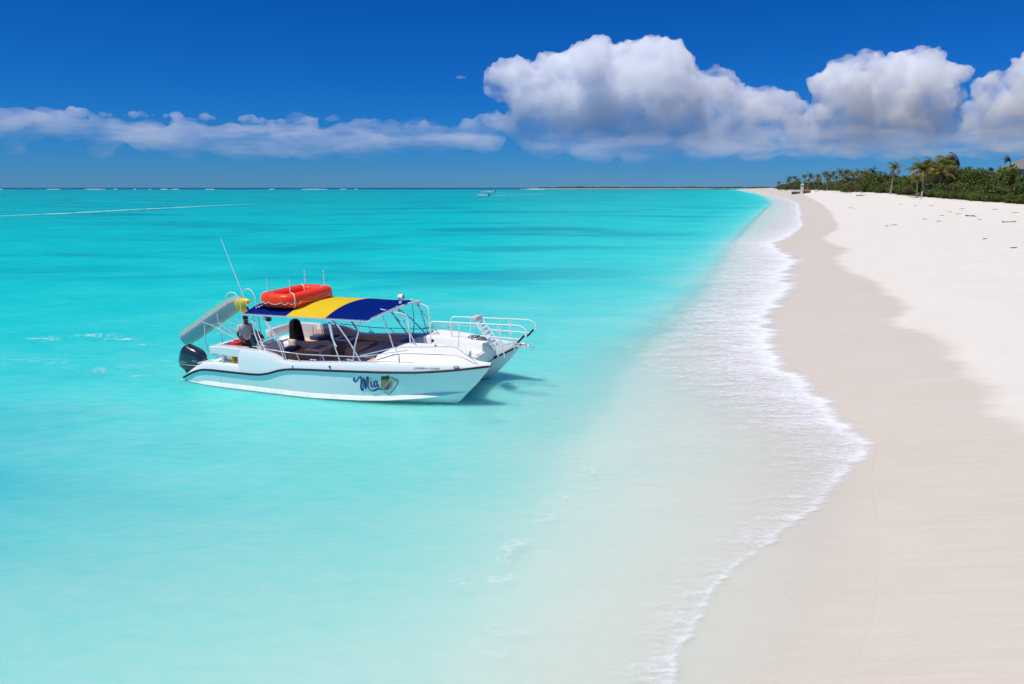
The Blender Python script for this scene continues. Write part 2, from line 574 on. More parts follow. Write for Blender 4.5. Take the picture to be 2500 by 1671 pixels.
make_cloud('cumulus_cloud', [
    (2400, 215, 30), (2440, 195, 30), (2490, 185, 40), (2550, 165, 60), (2420, 270, 50), (2490, 290, 75), (2370, 325, 36), (2440, 345, 50),
    (2600, 260, 100), (2720, 270, 110), (2570, 350, 60)],
    D1 * 0.96, CM, 'white cumulus cloud running out of the right edge of the picture', 8)


# ragged low cloud layers under and beside the towers
LM = cloud_mat('low_cloud_layer', 0.0016, zpx(402), zpx(345), thin=0.06)
make_cloud('cloud_layer', [(1330, 352, 60), (1450, 362, 70), (1580, 362, 75), (1720, 358, 75), (1850, 352, 75), (1960, 350, 70), (2080, 352, 75), (2200, 355, 75),
                           (2320, 352, 75), (2440, 350, 75), (2560, 345, 80), (2680, 345, 80), (2200, 380, 30), (2060, 378, 26), (2360, 374, 26)],
           D1 * 1.2, LM, 'soft grey flat cloud layer under the towering white clouds', 21, flat=0.55, depth=0.9, voxel=60, extra=3, disp=(0.7, 0.8))
LM2 = cloud_mat('thin_cloud_bank', 0.0026, zpx(412, D1 * 1.1), zpx(330, D1 * 1.1), thin=0.09)
make_cloud('cloud_layer', [(-120, 305, 70), (-20, 300, 62), (70, 305, 62), (160, 312, 60), (260, 322, 60), (360, 330, 62), (460, 340, 65), (560, 345, 70), (660, 345, 70),
                           (760, 345, 72), (860, 345, 70), (950, 340, 65), (1040, 338, 60), (1120, 335, 55), (440, 365, 45), (600, 372, 45), (760, 378, 40), (900, 378, 40), (250, 378, 28), (40, 368, 25), (1180, 345, 50)],
           D1 * 1.1, LM2, 'long thin grey-white cloud bank low over the sea on the left', 23, flat=0.60, depth=1.0, voxel=60, extra=3, disp=(0.7, 0.8))
PM = cloud_mat('cloud_puff', 0.0075, zpx(330, D1), zpx(285, D1))
for k, (blobs, lab) in enumerate((
        ([(150, 277, 10), (175, 273, 15), (200, 275, 15), (222, 279, 9)], 'small flat white cloud puff furthest left above the cloud bank'),
        ([(253, 280, 10), (268, 281, 8), (300, 283, 8), (325, 281, 14), (350, 282, 14), (373, 281, 8)], 'second small white puff from the left above the cloud bank'),
        ([(405, 283, 8), (432, 285, 13), (445, 300, 18), (425, 305, 12), (470, 297, 14), (500, 287, 14), (518, 291, 10)], 'third ragged white puff from the left above the cloud bank'),
        ([(592, 292, 12), (615, 289, 16), (632, 296, 14), (660, 300, 9), (685, 297, 9)], 'fourth white puff from the left above the cloud bank'),
        ([(800, 292, 9), (812, 289, 12), (826, 291, 9)], 'tiny white puff in the middle of the cloud bank'),
        ([(742, 294, 8), (756, 291, 10), (772, 292, 8)], 'faint small puff left of the tiny white one above the bank'),
        ([(900, 299, 9), (912, 296, 11), (926, 296, 9)], 'faint grey wisp between the tiny puff and the large cloud'),
        ([(1000, 312, 14), (1035, 316, 22), (1070, 326, 20), (1110, 325, 14), (1150, 312, 26), (1185, 300, 26), (1215, 296, 26), (1235, 318, 30), (1140, 335, 26), (1195, 335, 34)], 'white cloud shoulder running left from the huge cumulus'),
        ([(1116, 190, 7), (1125, 189, 9), (1136, 190, 7)], 'tiny detached white wisp left of the huge cumulus'))):
    make_cloud('cloud_puff', blobs, D1 * (0.98 + 0.004 * k), PM, lab, 40 + k, flat=0.75, voxel=22, extra=4, disp=(0.22, 0.42) if len(blobs) > 3 else (0.05, 0.16))


# ------------------------------------------------------------------ geometry helpers for built objects
class MB:
    """collects shapes; build() links them as one mesh object"""
    def __init__(self):
        self.v = []; self.f = []; self.mi = []

    def add(self, verts, faces, mi=0):
        n = len(self.v)
        self.v += [tuple(p) for p in verts]
        self.f += [tuple(i + n for i in f) for f in faces]
        self.mi += [mi] * len(faces)
        return self

    def grid(self, rows, close_u=False, close_v=False, flip=False, mi=0):
        nr, nc = len(rows), len(rows[0])
        v = [p for r in rows for p in r]
        f = []
        for i in range(nr if close_u else nr - 1):
            for j in range(nc if close_v else nc - 1):
                a, b = i * nc + j, i * nc + (j + 1) % nc
                c, d = ((i + 1) % nr) * nc + (j + 1) % nc, ((i + 1) % nr) * nc + j
                f.append((a, d, c, b) if flip else (a, b, c, d))
        return self.add(v, f, mi)

    def poly(self, pts, mi=0):
        return self.add(pts, [tuple(range(len(pts)))], mi)

    def box(self, x0, x1, y0, y1, z0, z1, bevel=0.0, mi=0):
        bm = bmesh.new()
        bmesh.ops.create_cube(bm, size=1.0)
        for v in bm.verts:
            v.co = Vector(((x0 + x1) / 2 + v.co.x * (x1 - x0), (y0 + y1) / 2 + v.co.y * (y1 - y0), (z0 + z1) / 2 + v.co.z * (z1 - z0)))
        if bevel:
            bmesh.ops.bevel(bm, geom=bm.edges[:], offset=bevel, segments=2, affect='EDGES', profile=0.6)
        bm.verts.index_update()
        self.add([v.co[:] for v in bm.verts], [[v.index for v in f.verts] for f in bm.faces], mi)
        bm.free()
        return self

    def tube(self, path, r, n=8, closed=False, caps=True, mi=0):
        P = [Vector(p) for p in path]
        rr = r if isinstance(r, (list, tuple)) else [r] * len(P)
        rings = []
        up = None
        for i, p in enumerate(P):
            if closed:
                t = (P[(i + 1) % len(P)] - P[i - 1])
            else:
                t = (P[min(i + 1, len(P) - 1)] - P[max(i - 1, 0)])
            t.normalize()
            if up is None:
                up = Vector((0, 0, 1)) if abs(t.z) < 0.9 else Vector((1, 0, 0))
            s = t.cross(up)
            if s.length < 1e-4:
                s = t.cross(Vector((0.3, 1, 0.2)))
            s.normalize()
            up = s.cross(t).normalized()
            rings.append([p + (s * math.cos(2 * math.pi * k / n) + up * math.sin(2 * math.pi * k / n)) * rr[i] for k in range(n)])
        n0 = len(self.v)
        self.grid(rings, close_u=closed, close_v=True, flip=True, mi=mi)
        if caps and not closed:
            self.f.append(tuple(n0 + k for k in range(n))); self.mi.append(mi)
            e = n0 + (len(P) - 1) * n
            self.f.append(tuple(e + k for k in range(n))[::-1]); self.mi.append(mi)
        return self

    def ellipsoid(self, c, r, nu=14, nv=9, mi=0, rot=None):
        rows = []
        for i in range(nv + 1):
            th = math.pi * i / nv
            row = []
            for j in range(nu):
                ph = 2 * math.pi * j / nu
                p = Vector((r[0] * math.sin(th) * math.cos(ph), r[1] * math.sin(th) * math.sin(ph), r[2] * math.cos(th)))
                if rot is not None:
                    p = rot @ p
                row.append(p + Vector(c))
            rows.append(row)
        return self.grid(rows, close_v=True, flip=True, mi=mi)

    def build(self, name, mat, parent=None, sharp=38, weld=True):
        m = mesh_of(name, self.v, self.f)
        mats = mat if isinstance(mat, (list, tuple)) else [mat]
        for x in mats:
            m.materials.append(x)
        if len(mats) > 1:
            m.polygons.foreach_set('material_index', self.mi)
        if weld:
            bm = bmesh.new(); bm.from_mesh(m)
            bmesh.ops.remove_doubles(bm, verts=bm.verts[:], dist=0.0004)
            bmesh.ops.dissolve_degenerate(bm, edges=bm.edges[:], dist=0.0003)
            bm.to_mesh(m); bm.free()
        if sharp:
            m.polygons.foreach_set('use_smooth', [True] * len(m.polygons))
            m.set_sharp_from_angle(angle=R(sharp))
        m.update()
        o = bpy.data.objects.new(name, m)
        COL.objects.link(o)
        if parent is not None:
            o.parent = parent
        return o


def arc_path(pts, rad=0.1, n=5):
    """polyline with rounded corners"""
    P = [Vector(p) for p in pts]
    out = [P[0]]
    for i in range(1, len(P) - 1):
        a, b, c = P[i - 1], P[i], P[i + 1]
        d1, d2 = (a - b), (c - b)
        r = min(rad, d1.length * 0.48, d2.length * 0.48)
        s, e = b + d1.normalized() * r, b + d2.normalized() * r
        for k in range(n + 1):
            t = k / n
            out.append(s * (1 - t)**2 + b * 2 * t * (1 - t) + e * t * t)
    out.append(P[-1])
    return out


# ------------------------------------------------------------------ materials of made things
def plain(name, col, rough=0.5, metal=0.0, spec=0.5, var=0.06, scale=6.0, bump=0.0, bscale=80.0, coat=0.0):
    t = NT(name)
    p = t.coords('Object')
    n = t.noise(p, scale, 4, 0.6)
    c1 = tuple(max(0.0, c * (1 - var)) for c in col); c2 = tuple(min(1.0, c * (1 + var)) for c in col)
    c = t.mix(n, c1, c2)
    nr = t.bump(t.noise(p, bscale, 3, 0.6), bump, 0.01) if bump else None
    rg = t.rng(t.noise(p, scale * 2.3, 3, 0.5), 0.2, 0.8, max(0.02, rough * 0.85), min(1, rough * 1.2))
    t.done(t.bsdf(c, rg, metal, spec, nr, coat))
    return t.mat


def gelcoat():
    t = NT('white_gelcoat')
    p = t.coords('Object')
    n = t.noise(t.mapping(p, (0.5, 0.5, 2.5)), 1.6, 5, 0.65)
    col = t.mix(n, (0.79, 0.80, 0.80), (0.86, 0.865, 0.86))
    sep = t.node('ShaderNodeSeparateXYZ'); t.l.new(p, sep.inputs[0])
    bottom = t.rng(sep.outputs[2], 0.035, 0.005)
    grime = t.math('MULTIPLY', t.rng(sep.outputs[2], 0.24, -0.02), t.rng(t.noise(t.mapping(p, (2.5, 2, 0.5)), 1.5, 5, 0.7), 0.42, 0.72))
    col = t.mix(t.math('MULTIPLY', grime, 0.5), col, (0.45, 0.47, 0.36))
    col = t.mix(bottom, col, (0.10, 0.16, 0.15))
    streak = t.rng(t.noise(t.mapping(p, (9, 9, 0.35)), 1.0, 3, 0.5), 0.66, 0.8)
    col = t.mix(t.math('MULTIPLY', streak, 0.16), col, (0.55, 0.52, 0.45))
    t.done(t.bsdf(col, 0.16, spec=0.65, coat=0.6))
    return t.mat


M = {}
M['gel'] = gelcoat()
M['deck'] = plain('white_nonskid_deck', (0.82, 0.815, 0.80), 0.6, var=0.04, bump=0.15, bscale=160)
M['rail'] = plain('navy_rubber_strip', (0.004, 0.007, 0.018), 0.55, var=0.1, spec=0.25)
M['steel'] = plain('stainless_tube', (0.80, 0.82, 0.84), 0.28, metal=0.55, var=0.04)
M['white_paint'] = plain('white_powder_coat', (0.83, 0.84, 0.85), 0.3, var=0.03)
M['navy_canvas'] = plain('navy_canvas', (0.006, 0.022, 0.20), 0.75, spec=0.25, var=0.12, scale=3, bump=0.25, bscale=9)
M['yellow_canvas'] = plain('yellow_canvas', (0.92, 0.66, 0.04), 0.75, spec=0.25, var=0.07, scale=3, bump=0.25, bscale=9)
def canvas(name, col):
    t = NT(name)
    p = t.coords('Object')
    c = t.mix(t.noise(p, 3.0, 4, 0.6), tuple(v * 0.88 for v in col), tuple(min(1, v * 1.1) for v in col))
    nr = t.bump(t.math('ADD', t.noise(t.mapping(p, (3, 1.2, 1)), 1.6, 3, 0.5), t.math('MULTIPLY', t.noise(p, 120, 2, 0.5), 0.05)), 0.35, 0.03)
    tl = t.node('ShaderNodeBsdfTranslucent')
    t.l.new(c, tl.inputs[0])
    t.done(t.shader_mix(0.42, t.bsdf(c, 0.85, spec=0.08, normal=nr), tl.outputs[0]))
    return t.mat


M['navy_canvas'] = canvas('navy_canvas', (0.001, 0.022, 0.26))
M['yellow_canvas'] = canvas('yellow_canvas', (1.0, 0.73, 0.04))
M['canvas_hem'] = plain('pale_lacing', (0.62, 0.68, 0.72), 0.7)
M['black_engine'] = plain('charcoal_cowling', (0.016, 0.024, 0.036), 0.24, var=0.08, spec=0.7, coat=0.5)
M['black_plastic'] = plain('black_plastic', (0.012, 0.012, 0.014), 0.5)
M['silver'] = plain('silver_lettering', (0.55, 0.57, 0.6), 0.35, metal=0.5)
M['taupe'] = plain('taupe_vinyl', (0.72, 0.50, 0.39), 0.5, var=0.10, scale=4)
M['taupe_floor'] = plain('taupe_deck_mat', (0.66, 0.48, 0.39), 0.8, var=0.12, scale=5, bump=0.2)
M['grey_vinyl'] = plain('grey_vinyl', (0.60, 0.59, 0.62), 0.5, var=0.08, scale=4)
M['grey_box'] = plain('grey_fibreglass', (0.60, 0.59, 0.59), 0.45, var=0.06)
M['blue_vinyl'] = plain('navy_vinyl', (0.02, 0.045, 0.16), 0.5, var=0.1)
M['black_cloth'] = plain('black_cover', (0.008, 0.008, 0.010), 0.85, spec=0.2, var=0.2)
M['table'] = plain('pale_table_board', (0.82, 0.76, 0.70), 0.45, var=0.06)
M['table_recess'] = plain('slate_table_inset', (0.14, 0.16, 0.22), 0.5, var=0.1)
M['raft'] = plain('orange_red_raft', (0.95, 0.050, 0.006), 0.36, var=0.06, scale=3, spec=0.4)
M['rope'] = plain('pale_rope', (0.70, 0.66, 0.58), 0.8)
M['orange'] = plain('orange_life_vest', (0.86, 0.14, 0.01), 0.7, var=0.1)
M['red'] = plain('red_vinyl', (0.75, 0.035, 0.02), 0.45)
M['slide_grey'] = plain('grey_slide_underside', (0.42, 0.46, 0.50), 0.35, var=0.06)
M['slide_yellow'] = plain('yellow_slide', (0.90, 0.62, 0.012), 0.3, var=0.05)
M['ink'] = plain('navy_vinyl_lettering', (0.008, 0.018, 0.15), 0.35)
M['ink_halo'] = plain('pale_lettering_edge', (0.72, 0.76, 0.86), 0.35)
M['grey_ink'] = plain('grey_lettering', (0.14, 0.16, 0.19), 0.4)
M['shell_light'] = plain('shell_cream', (0.70, 0.64, 0.58), 0.4, var=0.12, scale=14)
M['shell_brown'] = plain('shell_ochre', (0.36, 0.21, 0.045), 0.4, var=0.35, scale=16)
M['shell_dark'] = plain('shell_dark', (0.045, 0.05, 0.025), 0.4)
M['shell_pink'] = plain('shell_pink', (0.46, 0.21, 0.24), 0.4, var=0.15, scale=14)
M['shell_plum'] = plain('shell_plum', (0.10, 0.035, 0.06), 0.4)
M['screen'] = plain('dark_display', (0.01, 0.012, 0.03), 0.15)
M['acrylic'] = plain('grey_acrylic', (0.16, 0.18, 0.21), 0.12)


# ------------------------------------------------------------------ the catamaran (local: x forward, y port, z up, water at z = 0)
BOAT = empty('catamaran', (-5.17, 21.18, 0.0), R(-18.5))
tag(BOAT, 'white power catamaran with blue and yellow canopy floating in the turquoise shallows', 'boat')

XR = [-5.1, -4.6, -4, -2, 0, 2, 3, 4, 4.7, 5.3]
YRt = [1.8, 1.98, 2.08, 2.2, 2.25, 2.2, 2.08, 1.86, 1.64, 1.4]
fYR = smooth_line(XR, YRt)
fZR = smooth_line([-4.95, -4.47, -3.97, -3.58, -2.94, -2.17, -1.78, -1.42, -0.97, -0.54, 0.81, 2.43, 3.36, 4.23, 4.87, 5.3],
                  [0.10, 0.33, 0.49, 0.52, 0.53, 0.54, 0.56, 0.63, 0.77, 0.84, 0.91, 0.98, 1.02, 1.09, 1.16, 1.21])
fZL = smooth_line([-4.95, -4.45, -3.95, -3.6, -2.5], [0.155, 0.45, 0.70, 0.75, 0.76])
fZG = smooth_line([-3.6, -3.17, -2.24, -1.5, -1.22, -0.87, 0.8, 1.7, 2.1, 3.1, 4.9, 5.3],
                  [1.26, 1.29, 1.27, 1.24, 1.17, 1.03, 1.13, 1.19, 1.21, 1.215, 1.255, 1.265])
fZK = lambda x: float(np.interp(x, [-4.95, -4.4, -3, 2.5, 3.4, 4.0, 4.27, 4.67, 4.94, 5.3], [-0.02, -0.08, -0.16, -0.18, -0.15, -0.08, 0.0, 0.44, 0.72, 1.20]))
fZC = lambda x: float(np.interp(x, [-4.95, -2.3, 0, 1.5, 2.6, 3.7, 4.68], [0.0, 0.03, 0.03, 0.08, 0.15, 0.27, 0.42]))
fFC = lambda x: float(np.interp(x, [-5, 0, 2, 3.5, 4.3, 4.68], [0.95, 0.93, 0.87, 0.70, 0.36, 0.03]))
fWI = lambda x: float(np.interp(x, [-5, 3, 3.5, 4, 4.5, 5, 5.3], [0.62, 0.62, 0.58, 0.47, 0.33, 0.14, 0.0]))
fZI = lambda x: float(np.interp(x, [-5, 3.2, 4.2, 4.85, 5.3], [0.27, 0.27, 0.64, 0.97, 1.21]))
STN = [-4.95, -4.85, -4.7, -4.5, -4.25, -3.95, -3.5, -3.05, -2.6, -2.2, -1.85, -1.55, -1.25, -0.95, -0.6, 0.0, 0.8, 1.6, 2.4, 3.0, 3.4, 3.7,
       4.0, 4.2, 4.4, 4.6, 4.8, 4.95, 5.1, 5.2, 5.28]


def hull_section(x):
    yr, zr, zk, zc = float(fYR(x)), float(fZR(x)), fZK(x), fZC(x)
    yc = 1.4 + (yr - 1.4) * fFC(x)
    wi, zi = fWI(x), fZI(x)
    zr = max(zr, zk + 0.004); zi = max(min(zi, zr), zk + 0.003)
    if x >= 4.68:
        o = [(1.4, zk)] * 5
        zc2 = zk
    else:
        zc = max(zc, zk + 0.01)
        g = min(1.0, (4.68 - x) / 0.9)
        if x < -4.2:
            g *= 0.35
        o = [(1.4, zk), (1.4 + 0.62 * (yc - 1.4), zk + 0.55 * (zc - zk)), (yc - 0.05 * g, zc - 0.045 * g), (yc + 0.055 * g, zc), (yc - 0.02 * g, zc + 0.12 * g)]
        zc2 = zc + 0.12 * g
    y0 = o[-1][0]
    side = []
    for k in (0.33, 0.66, 1.0):
        side.append((y0 + (yr - y0) * (k**0.8), zc2 + (zr - zc2) * k))
    inn = [(1.4 - wi, zi), (1.4 - wi * 0.98, max(zk + 0.002, min(zi, zi - 0.2))), (1.4 - 0.75 * wi, zk + 0.35 * (zi - zk))]
    return inn, o + side


def side_y(x, z):
    """outer face of the topside at (x, z), as a positive half-breadth"""
    _, o = hull_section(x)
    zz = [p[1] for p in o[4:]]; yy = [p[0] for p in o[4:]]
    return float(np.interp(z, zz, yy))


for sgn in (-1, 1):
    mb = MB()
    rows = []
    for x in STN:
        inn, out = hull_section(x)
        rows.append([(x, sgn * y, z) for y, z in inn + out])
    mb.grid(rows, flip=(sgn > 0))
    inn, out = hull_section(STN[0])
    mb.poly([(STN[0], sgn * y, z) for y, z in inn + out])
    hull = mb.build('hull', M['gel'], BOAT)
    # rubbing strip along the outer sheer
    pth = [(x, sgn * (float(fYR(x)) + 0.012), float(fZR(x))) for x in np.linspace(-4.95, 5.27, 90)]
    MB().tube(pth, 0.034, 6).build('rub_rail', M['rail'], hull)
    pin = [(x, sgn * (1.4 - fWI(x) - 0.008), max(fZI(x), 0.3)) for x in np.linspace(3.55, 5.28, 24)]
    MB().tube(pin, 0.034, 6).build('rub_rail', M['rail'], hull)
    # topside above the strip
    mb = MB()
    rows = []
    xs_ = [x for x in STN if x <= -2.5] + [-2.5001]
    for x in xs_:
        yr, zr, zl = float(fYR(x)), float(fZR(x)), float(fZL(x))
        zl = max(zl, zr + 0.04)
        rows.append([(x, sgn * yr, zr), (x, sgn * (yr - 0.02), zr + (zl - zr) * 0.6), (x, sgn * (yr - 0.05), zl), (x, sgn * (yr - 0.075), zl + 0.018), (x, sgn * (yr - 0.17), zl + 0.018), (x, sgn * (yr - 0.19), zl - 0.02), (x, sgn * (yr - 0.19), zl - 0.25)])
    mb.grid(rows, flip=(sgn > 0))
    rows = []
    for x in [-2.5] + [x for x in STN if x > -2.5]:
        yr, zr, zg = float(fYR(x)), float(fZR(x)), float(fZG(x))
        w = 0.20 if x < 3.5 else 0.20 * max(0.12, (5.3 - x) / 1.8)
        rows.append([(x, sgn * yr, zr), (x, sgn * (yr - 0.015), zr + (zg - zr) * 0.55), (x, sgn * (yr - 0.04), zg - 0.03), (x, sgn * (yr - 0.06), zg), (x, sgn * (yr - 0.06 - w), zg + 0.005), (x, sgn * (yr - 0.08 - w), zg - 0.03), (x, sgn * (yr - 0.10 - w), max(0.38, zg - 0.9 if x < 2.0 else zg - 0.06))])
    mb.grid(rows, flip=(sgn > 0))
    x = -2.5
    mb.box(-2.56, -2.48, *sorted((sgn * 2.135, sgn * 1.93)), 0.72, 1.255, 0.015)
    mb.build('topside', M['gel'], BOAT)
    # quarter band over the open gap, corner post and transom band
    mb = MB()
    rows = []
    for x in (-3.62, -3.58, -3.3, -2.95, -2.6, -2.46):
        yr, zg = float(fYR(x)) - 0.035, float(fZG(x))
        zb = float(np.interp(x, [-3.62, -3.2, -2.5], [1.08, 1.04, 1.02]))
        rows.append([(x, sgn * yr, zb), (x, sgn * (yr + 0.004), zg - 0.02), (x, sgn * (yr - 0.02), zg + 0.004), (x, sgn * (yr - 0.21), zg + 0.004), (x, sgn * (yr - 0.23), zg - 0.02), (x, sgn * (yr - 0.23), zb)])
    mb.grid(rows, close_v=True, flip=(sgn > 0))
    mb.poly([p for p in rows[0]])
    mb.build('quarter_panel', M['gel'], BOAT)
    mb = MB()
    mb.box(-3.66, -3.46, *sorted((sgn * 0.60, sgn * 2.02)), 0.98, 1.262, 0.02)
    mb.build('transom_panel', M['gel'], BOAT)
    mb = MB()
    mb.tube([(-3.16, sgn * 2.06, 0.74), (-3.17, sgn * 2.07, 0.9), (-3.2, sgn * 2.07, 1.06)], 0.035, 8)
    mb.tube([(-4.2, sgn * 2.0, 0.66), (-3.6, sgn * 1.97, 0.82), (-3.2, sgn * 1.95, 0.98)], 0.022, 8)
    mb.build('corner_post', M['gel'], BOAT)
    MB().box(-3.46, -2.5, *sorted((sgn * 1.66, sgn * 1.69)), 0.70, 1.24).build('locker_wall', M['grey_box'], BOAT)
    # stern platform and engine well
    mb = MB()
    rows = []
    for x in (-4.2, -3.9, -3.4, -2.9, -2.45):
        yr, zl = float(fYR(x)), float(fZL(x))
        rows.append([(x, sgn * (yr - 0.12), zl - 0.01), (x, sgn * 1.4, zl - 0.005), (x, sgn * 0.78, zl - 0.01), (x, sgn * 0.76, 0.28)])
    mb.grid(rows, flip=(sgn < 0))
    mb.poly([(-4.2, sgn * (float(fYR(-4.2)) - 0.12), float(fZL(-4.2)) - 0.01), (-4.2, sgn * 0.78, float(fZL(-4.2)) - 0.01), (-4.2, sgn * 0.78, 0.02), (-4.2, sgn * 1.97, 0.02)])
    mb.grid([[(x, sgn * (float(fYR(x)) - 0.15), 0.045), (x, sgn * 0.80, 0.045)] for x in (-4.9, -4.55, -4.2)], flip=(sgn < 0))
    mb.build('stern_platform', M['deck'], BOAT)

# bridge deck between the hulls
mb = MB()
mb.box(-3.6, 4.15, -0.95, 0.95, 0.26, 0.40, 0.01)
mb.build('bridge_deck', M['gel'], BOAT)
mb = MB()
mb.box(-3.45, 2.02, -1.96, 1.96, 0.402, 0.42)
mb.build('cockpit_floor', M['taupe_floor'], BOAT)

# foredeck with two coachroofs and a walkway in the middle
fZT = smooth_line([1.9, 2.2, 2.6, 3.2, 4.0, 4.6, 5.0, 5.3], [1.30, 1.42, 1.47, 1.47, 1.42, 1.34, 1.285, 1.268])


def fore_half(x):
    yr, zg, zt = float(fYR(x)), float(fZG(x)), float(fZT(x))
    w = 0.20 if x < 3.5 else 0.20 * max(0.12, (5.3 - x) / 1.8)
    yi = 0.44 if x <= 4.35 else max(0.44, 1.4 - fWI(x) + 0.02)
    a = yr - 0.075 - w
    k = min(1.0, (yr - 1.4) / 0.5 + 0.08)
    return [(a, zg - 0.002), (a - 0.07 * k, zg + 0.02), (a - 0.17 * k, zt - 0.06 * k), (a - 0.26 * k, zt - 0.008), (a - 0.34 * k, zt), (min(yi + 0.08, a - 0.35 * k), zt + 0.012), (min(yi + 0.03, a - 0.36 * k), zt + 0.006), (min(yi, a - 0.37 * k), zt - 0.04)], yi


for sgn in (-1, 1):
    mb = MB()
    rows = []
    for x in [1.95, 2.0, 2.1, 2.25, 2.5, 3.0, 3.5, 4.0, 4.2, 4.35]:
        p, yi = fore_half(x)
        rows.append([(x, sgn * y, z) for y, z in p] + [(x, sgn * yi, 1.14)])
    mb.grid(rows, flip=(sgn > 0))
    mb.add(rows[0] + [(1.95, sgn * 0.44, 0.7), (1.95, sgn * rows[0][0][1] * sgn, 0.7)], [tuple(range(len(rows[0]) + 2))])
    rows = []
    for x in [4.35, 4.5, 4.65, 4.8, 4.95, 5.1, 5.2, 5.27]:
        p, yi = fore_half(x)
        zi = fZI(x)
        rows.append([(x, sgn * y, z) for y, z in p] + [(x, sgn * (1.4 - fWI(x)), zi)])
    # inner face sweeping from the walkway out to the bow
    rows[0][-1] = (4.35, sgn * 0.44, 0.72)
    mb.grid(rows, flip=(sgn > 0))
    mb.build('coachroof', M['deck'], BOAT)
mb = MB()
mb.grid([[(x, -0.45, 1.142), (x, -0.2, 1.148), (x, 0.2, 1.148), (x, 0.45, 1.142)] for x in (1.95, 2.6, 3.4, 4.36)])
mb.grid([[(4.36, y, 1.142), (4.42, y, 1.10), (4.40, y, 0.8), (4.2, y, 0.38)] for y in (-0.62, -0.2, 0.2, 0.62)])
mb.grid([[(1.95, y, 1.142), (1.95, y, 0.70)] for y in (-0.45, 0.45)], flip=True)
mb.build('walkway', M['deck'], BOAT)
for sgn in (-1, 1):
    MB().grid([[(x, sgn * (1.4 - fWI(x)), max(0.29, fZI(x))), (x, sgn * 0.60, 0.42 + (4.3 - x) * 0.0)] for x in (3.4, 3.8, 4.2, 4.38)], flip=(sgn < 0)).build('bow_fairing', M['gel'], BOAT)

# raised forward seating platform and benches
mb = MB(); mb.box(0.02, 1.94, -1.93, 1.93, 0.43, 0.745, 0.02); mb.build('seating_platform', M['grey_vinyl'], BOAT)
mb = MB(); mb.box(-3.3, -0.15, 1.42, 1.93, 0.43, 0.80, 0.03); b = mb.build('bench', M['taupe'], BOAT)
mb = MB()
mb.grid([[(x, 1.93, 0.80), (x, 1.86, 0.84), (x, 1.88, 1.02), (x, 1.94, float(fZG(x)) - 0.03)] for x in np.linspace(-3.2, 1.9, 24)])
mb.build('backrest', M['taupe'], b)
mb = MB(); mb.box(-2.2, -0.15, -1.93, -1.50, 0.43, 0.80, 0.03); b = mb.build('bench', M['taupe'], BOAT)
# curved lounge behind the second table
mb = MB()
arc = [(-1.9 + 0.95 * math.cos(a), 1.0 + 0.9 * math.sin(a)) for a in np.linspace(R(200), R(330), 14)]
rows = []
for (x, y) in arc:
    d = Vector((x + 1.9, y - 1.0, 0)).normalized()
    rows.append([(x, y, 0.43), (x, y, 1.02), (x - d.x * 0.04, y - d.y * 0.04, 1.06), (x - d.x * 0.13, y - d.y * 0.13, 1.06), (x - d.x * 0.17, y - d.y * 0.17, 1.0), (x - d.x * 0.17, y - d.y * 0.17, 0.43)])
mb.grid(rows)
mb.build('lounge_back', M['taupe'], BOAT)
mb = MB(); mb.box(-2.45, -1.35, 0.95, 1.40, 0.43, 0.82, 0.03); mb.build('bench', M['taupe'], BOAT)
mb = MB(); mb.box(-2.5, -1.55, 1.42, 1.90, 0.81, 0.94, 0.04); mb.build('cushion', M['blue_vinyl'], BOAT)
mb = MB(); mb.box(-2.3, -1.9, -0.42, 0.1, 0.82, 0.93, 0.04); mb.build('cushion', M['blue_vinyl'], BOAT)
mb = MB(); mb.box(-2.35, -1.85, -0.5, 0.2, 0.43, 0.81, 0.02); mb.build('bench', M['taupe'], BOAT)
mb = MB(); mb.box(-0.55, -0.04, 0.55, 1.35, 0.43, 0.80, 0.02); mb.build('locker', M['taupe'], BOAT)
mb = MB(); mb.box(1.66, 1.93, -1.86, -1.40, 0.75, 1.16, 0.02); mb.build('locker', M['taupe'], BOAT)


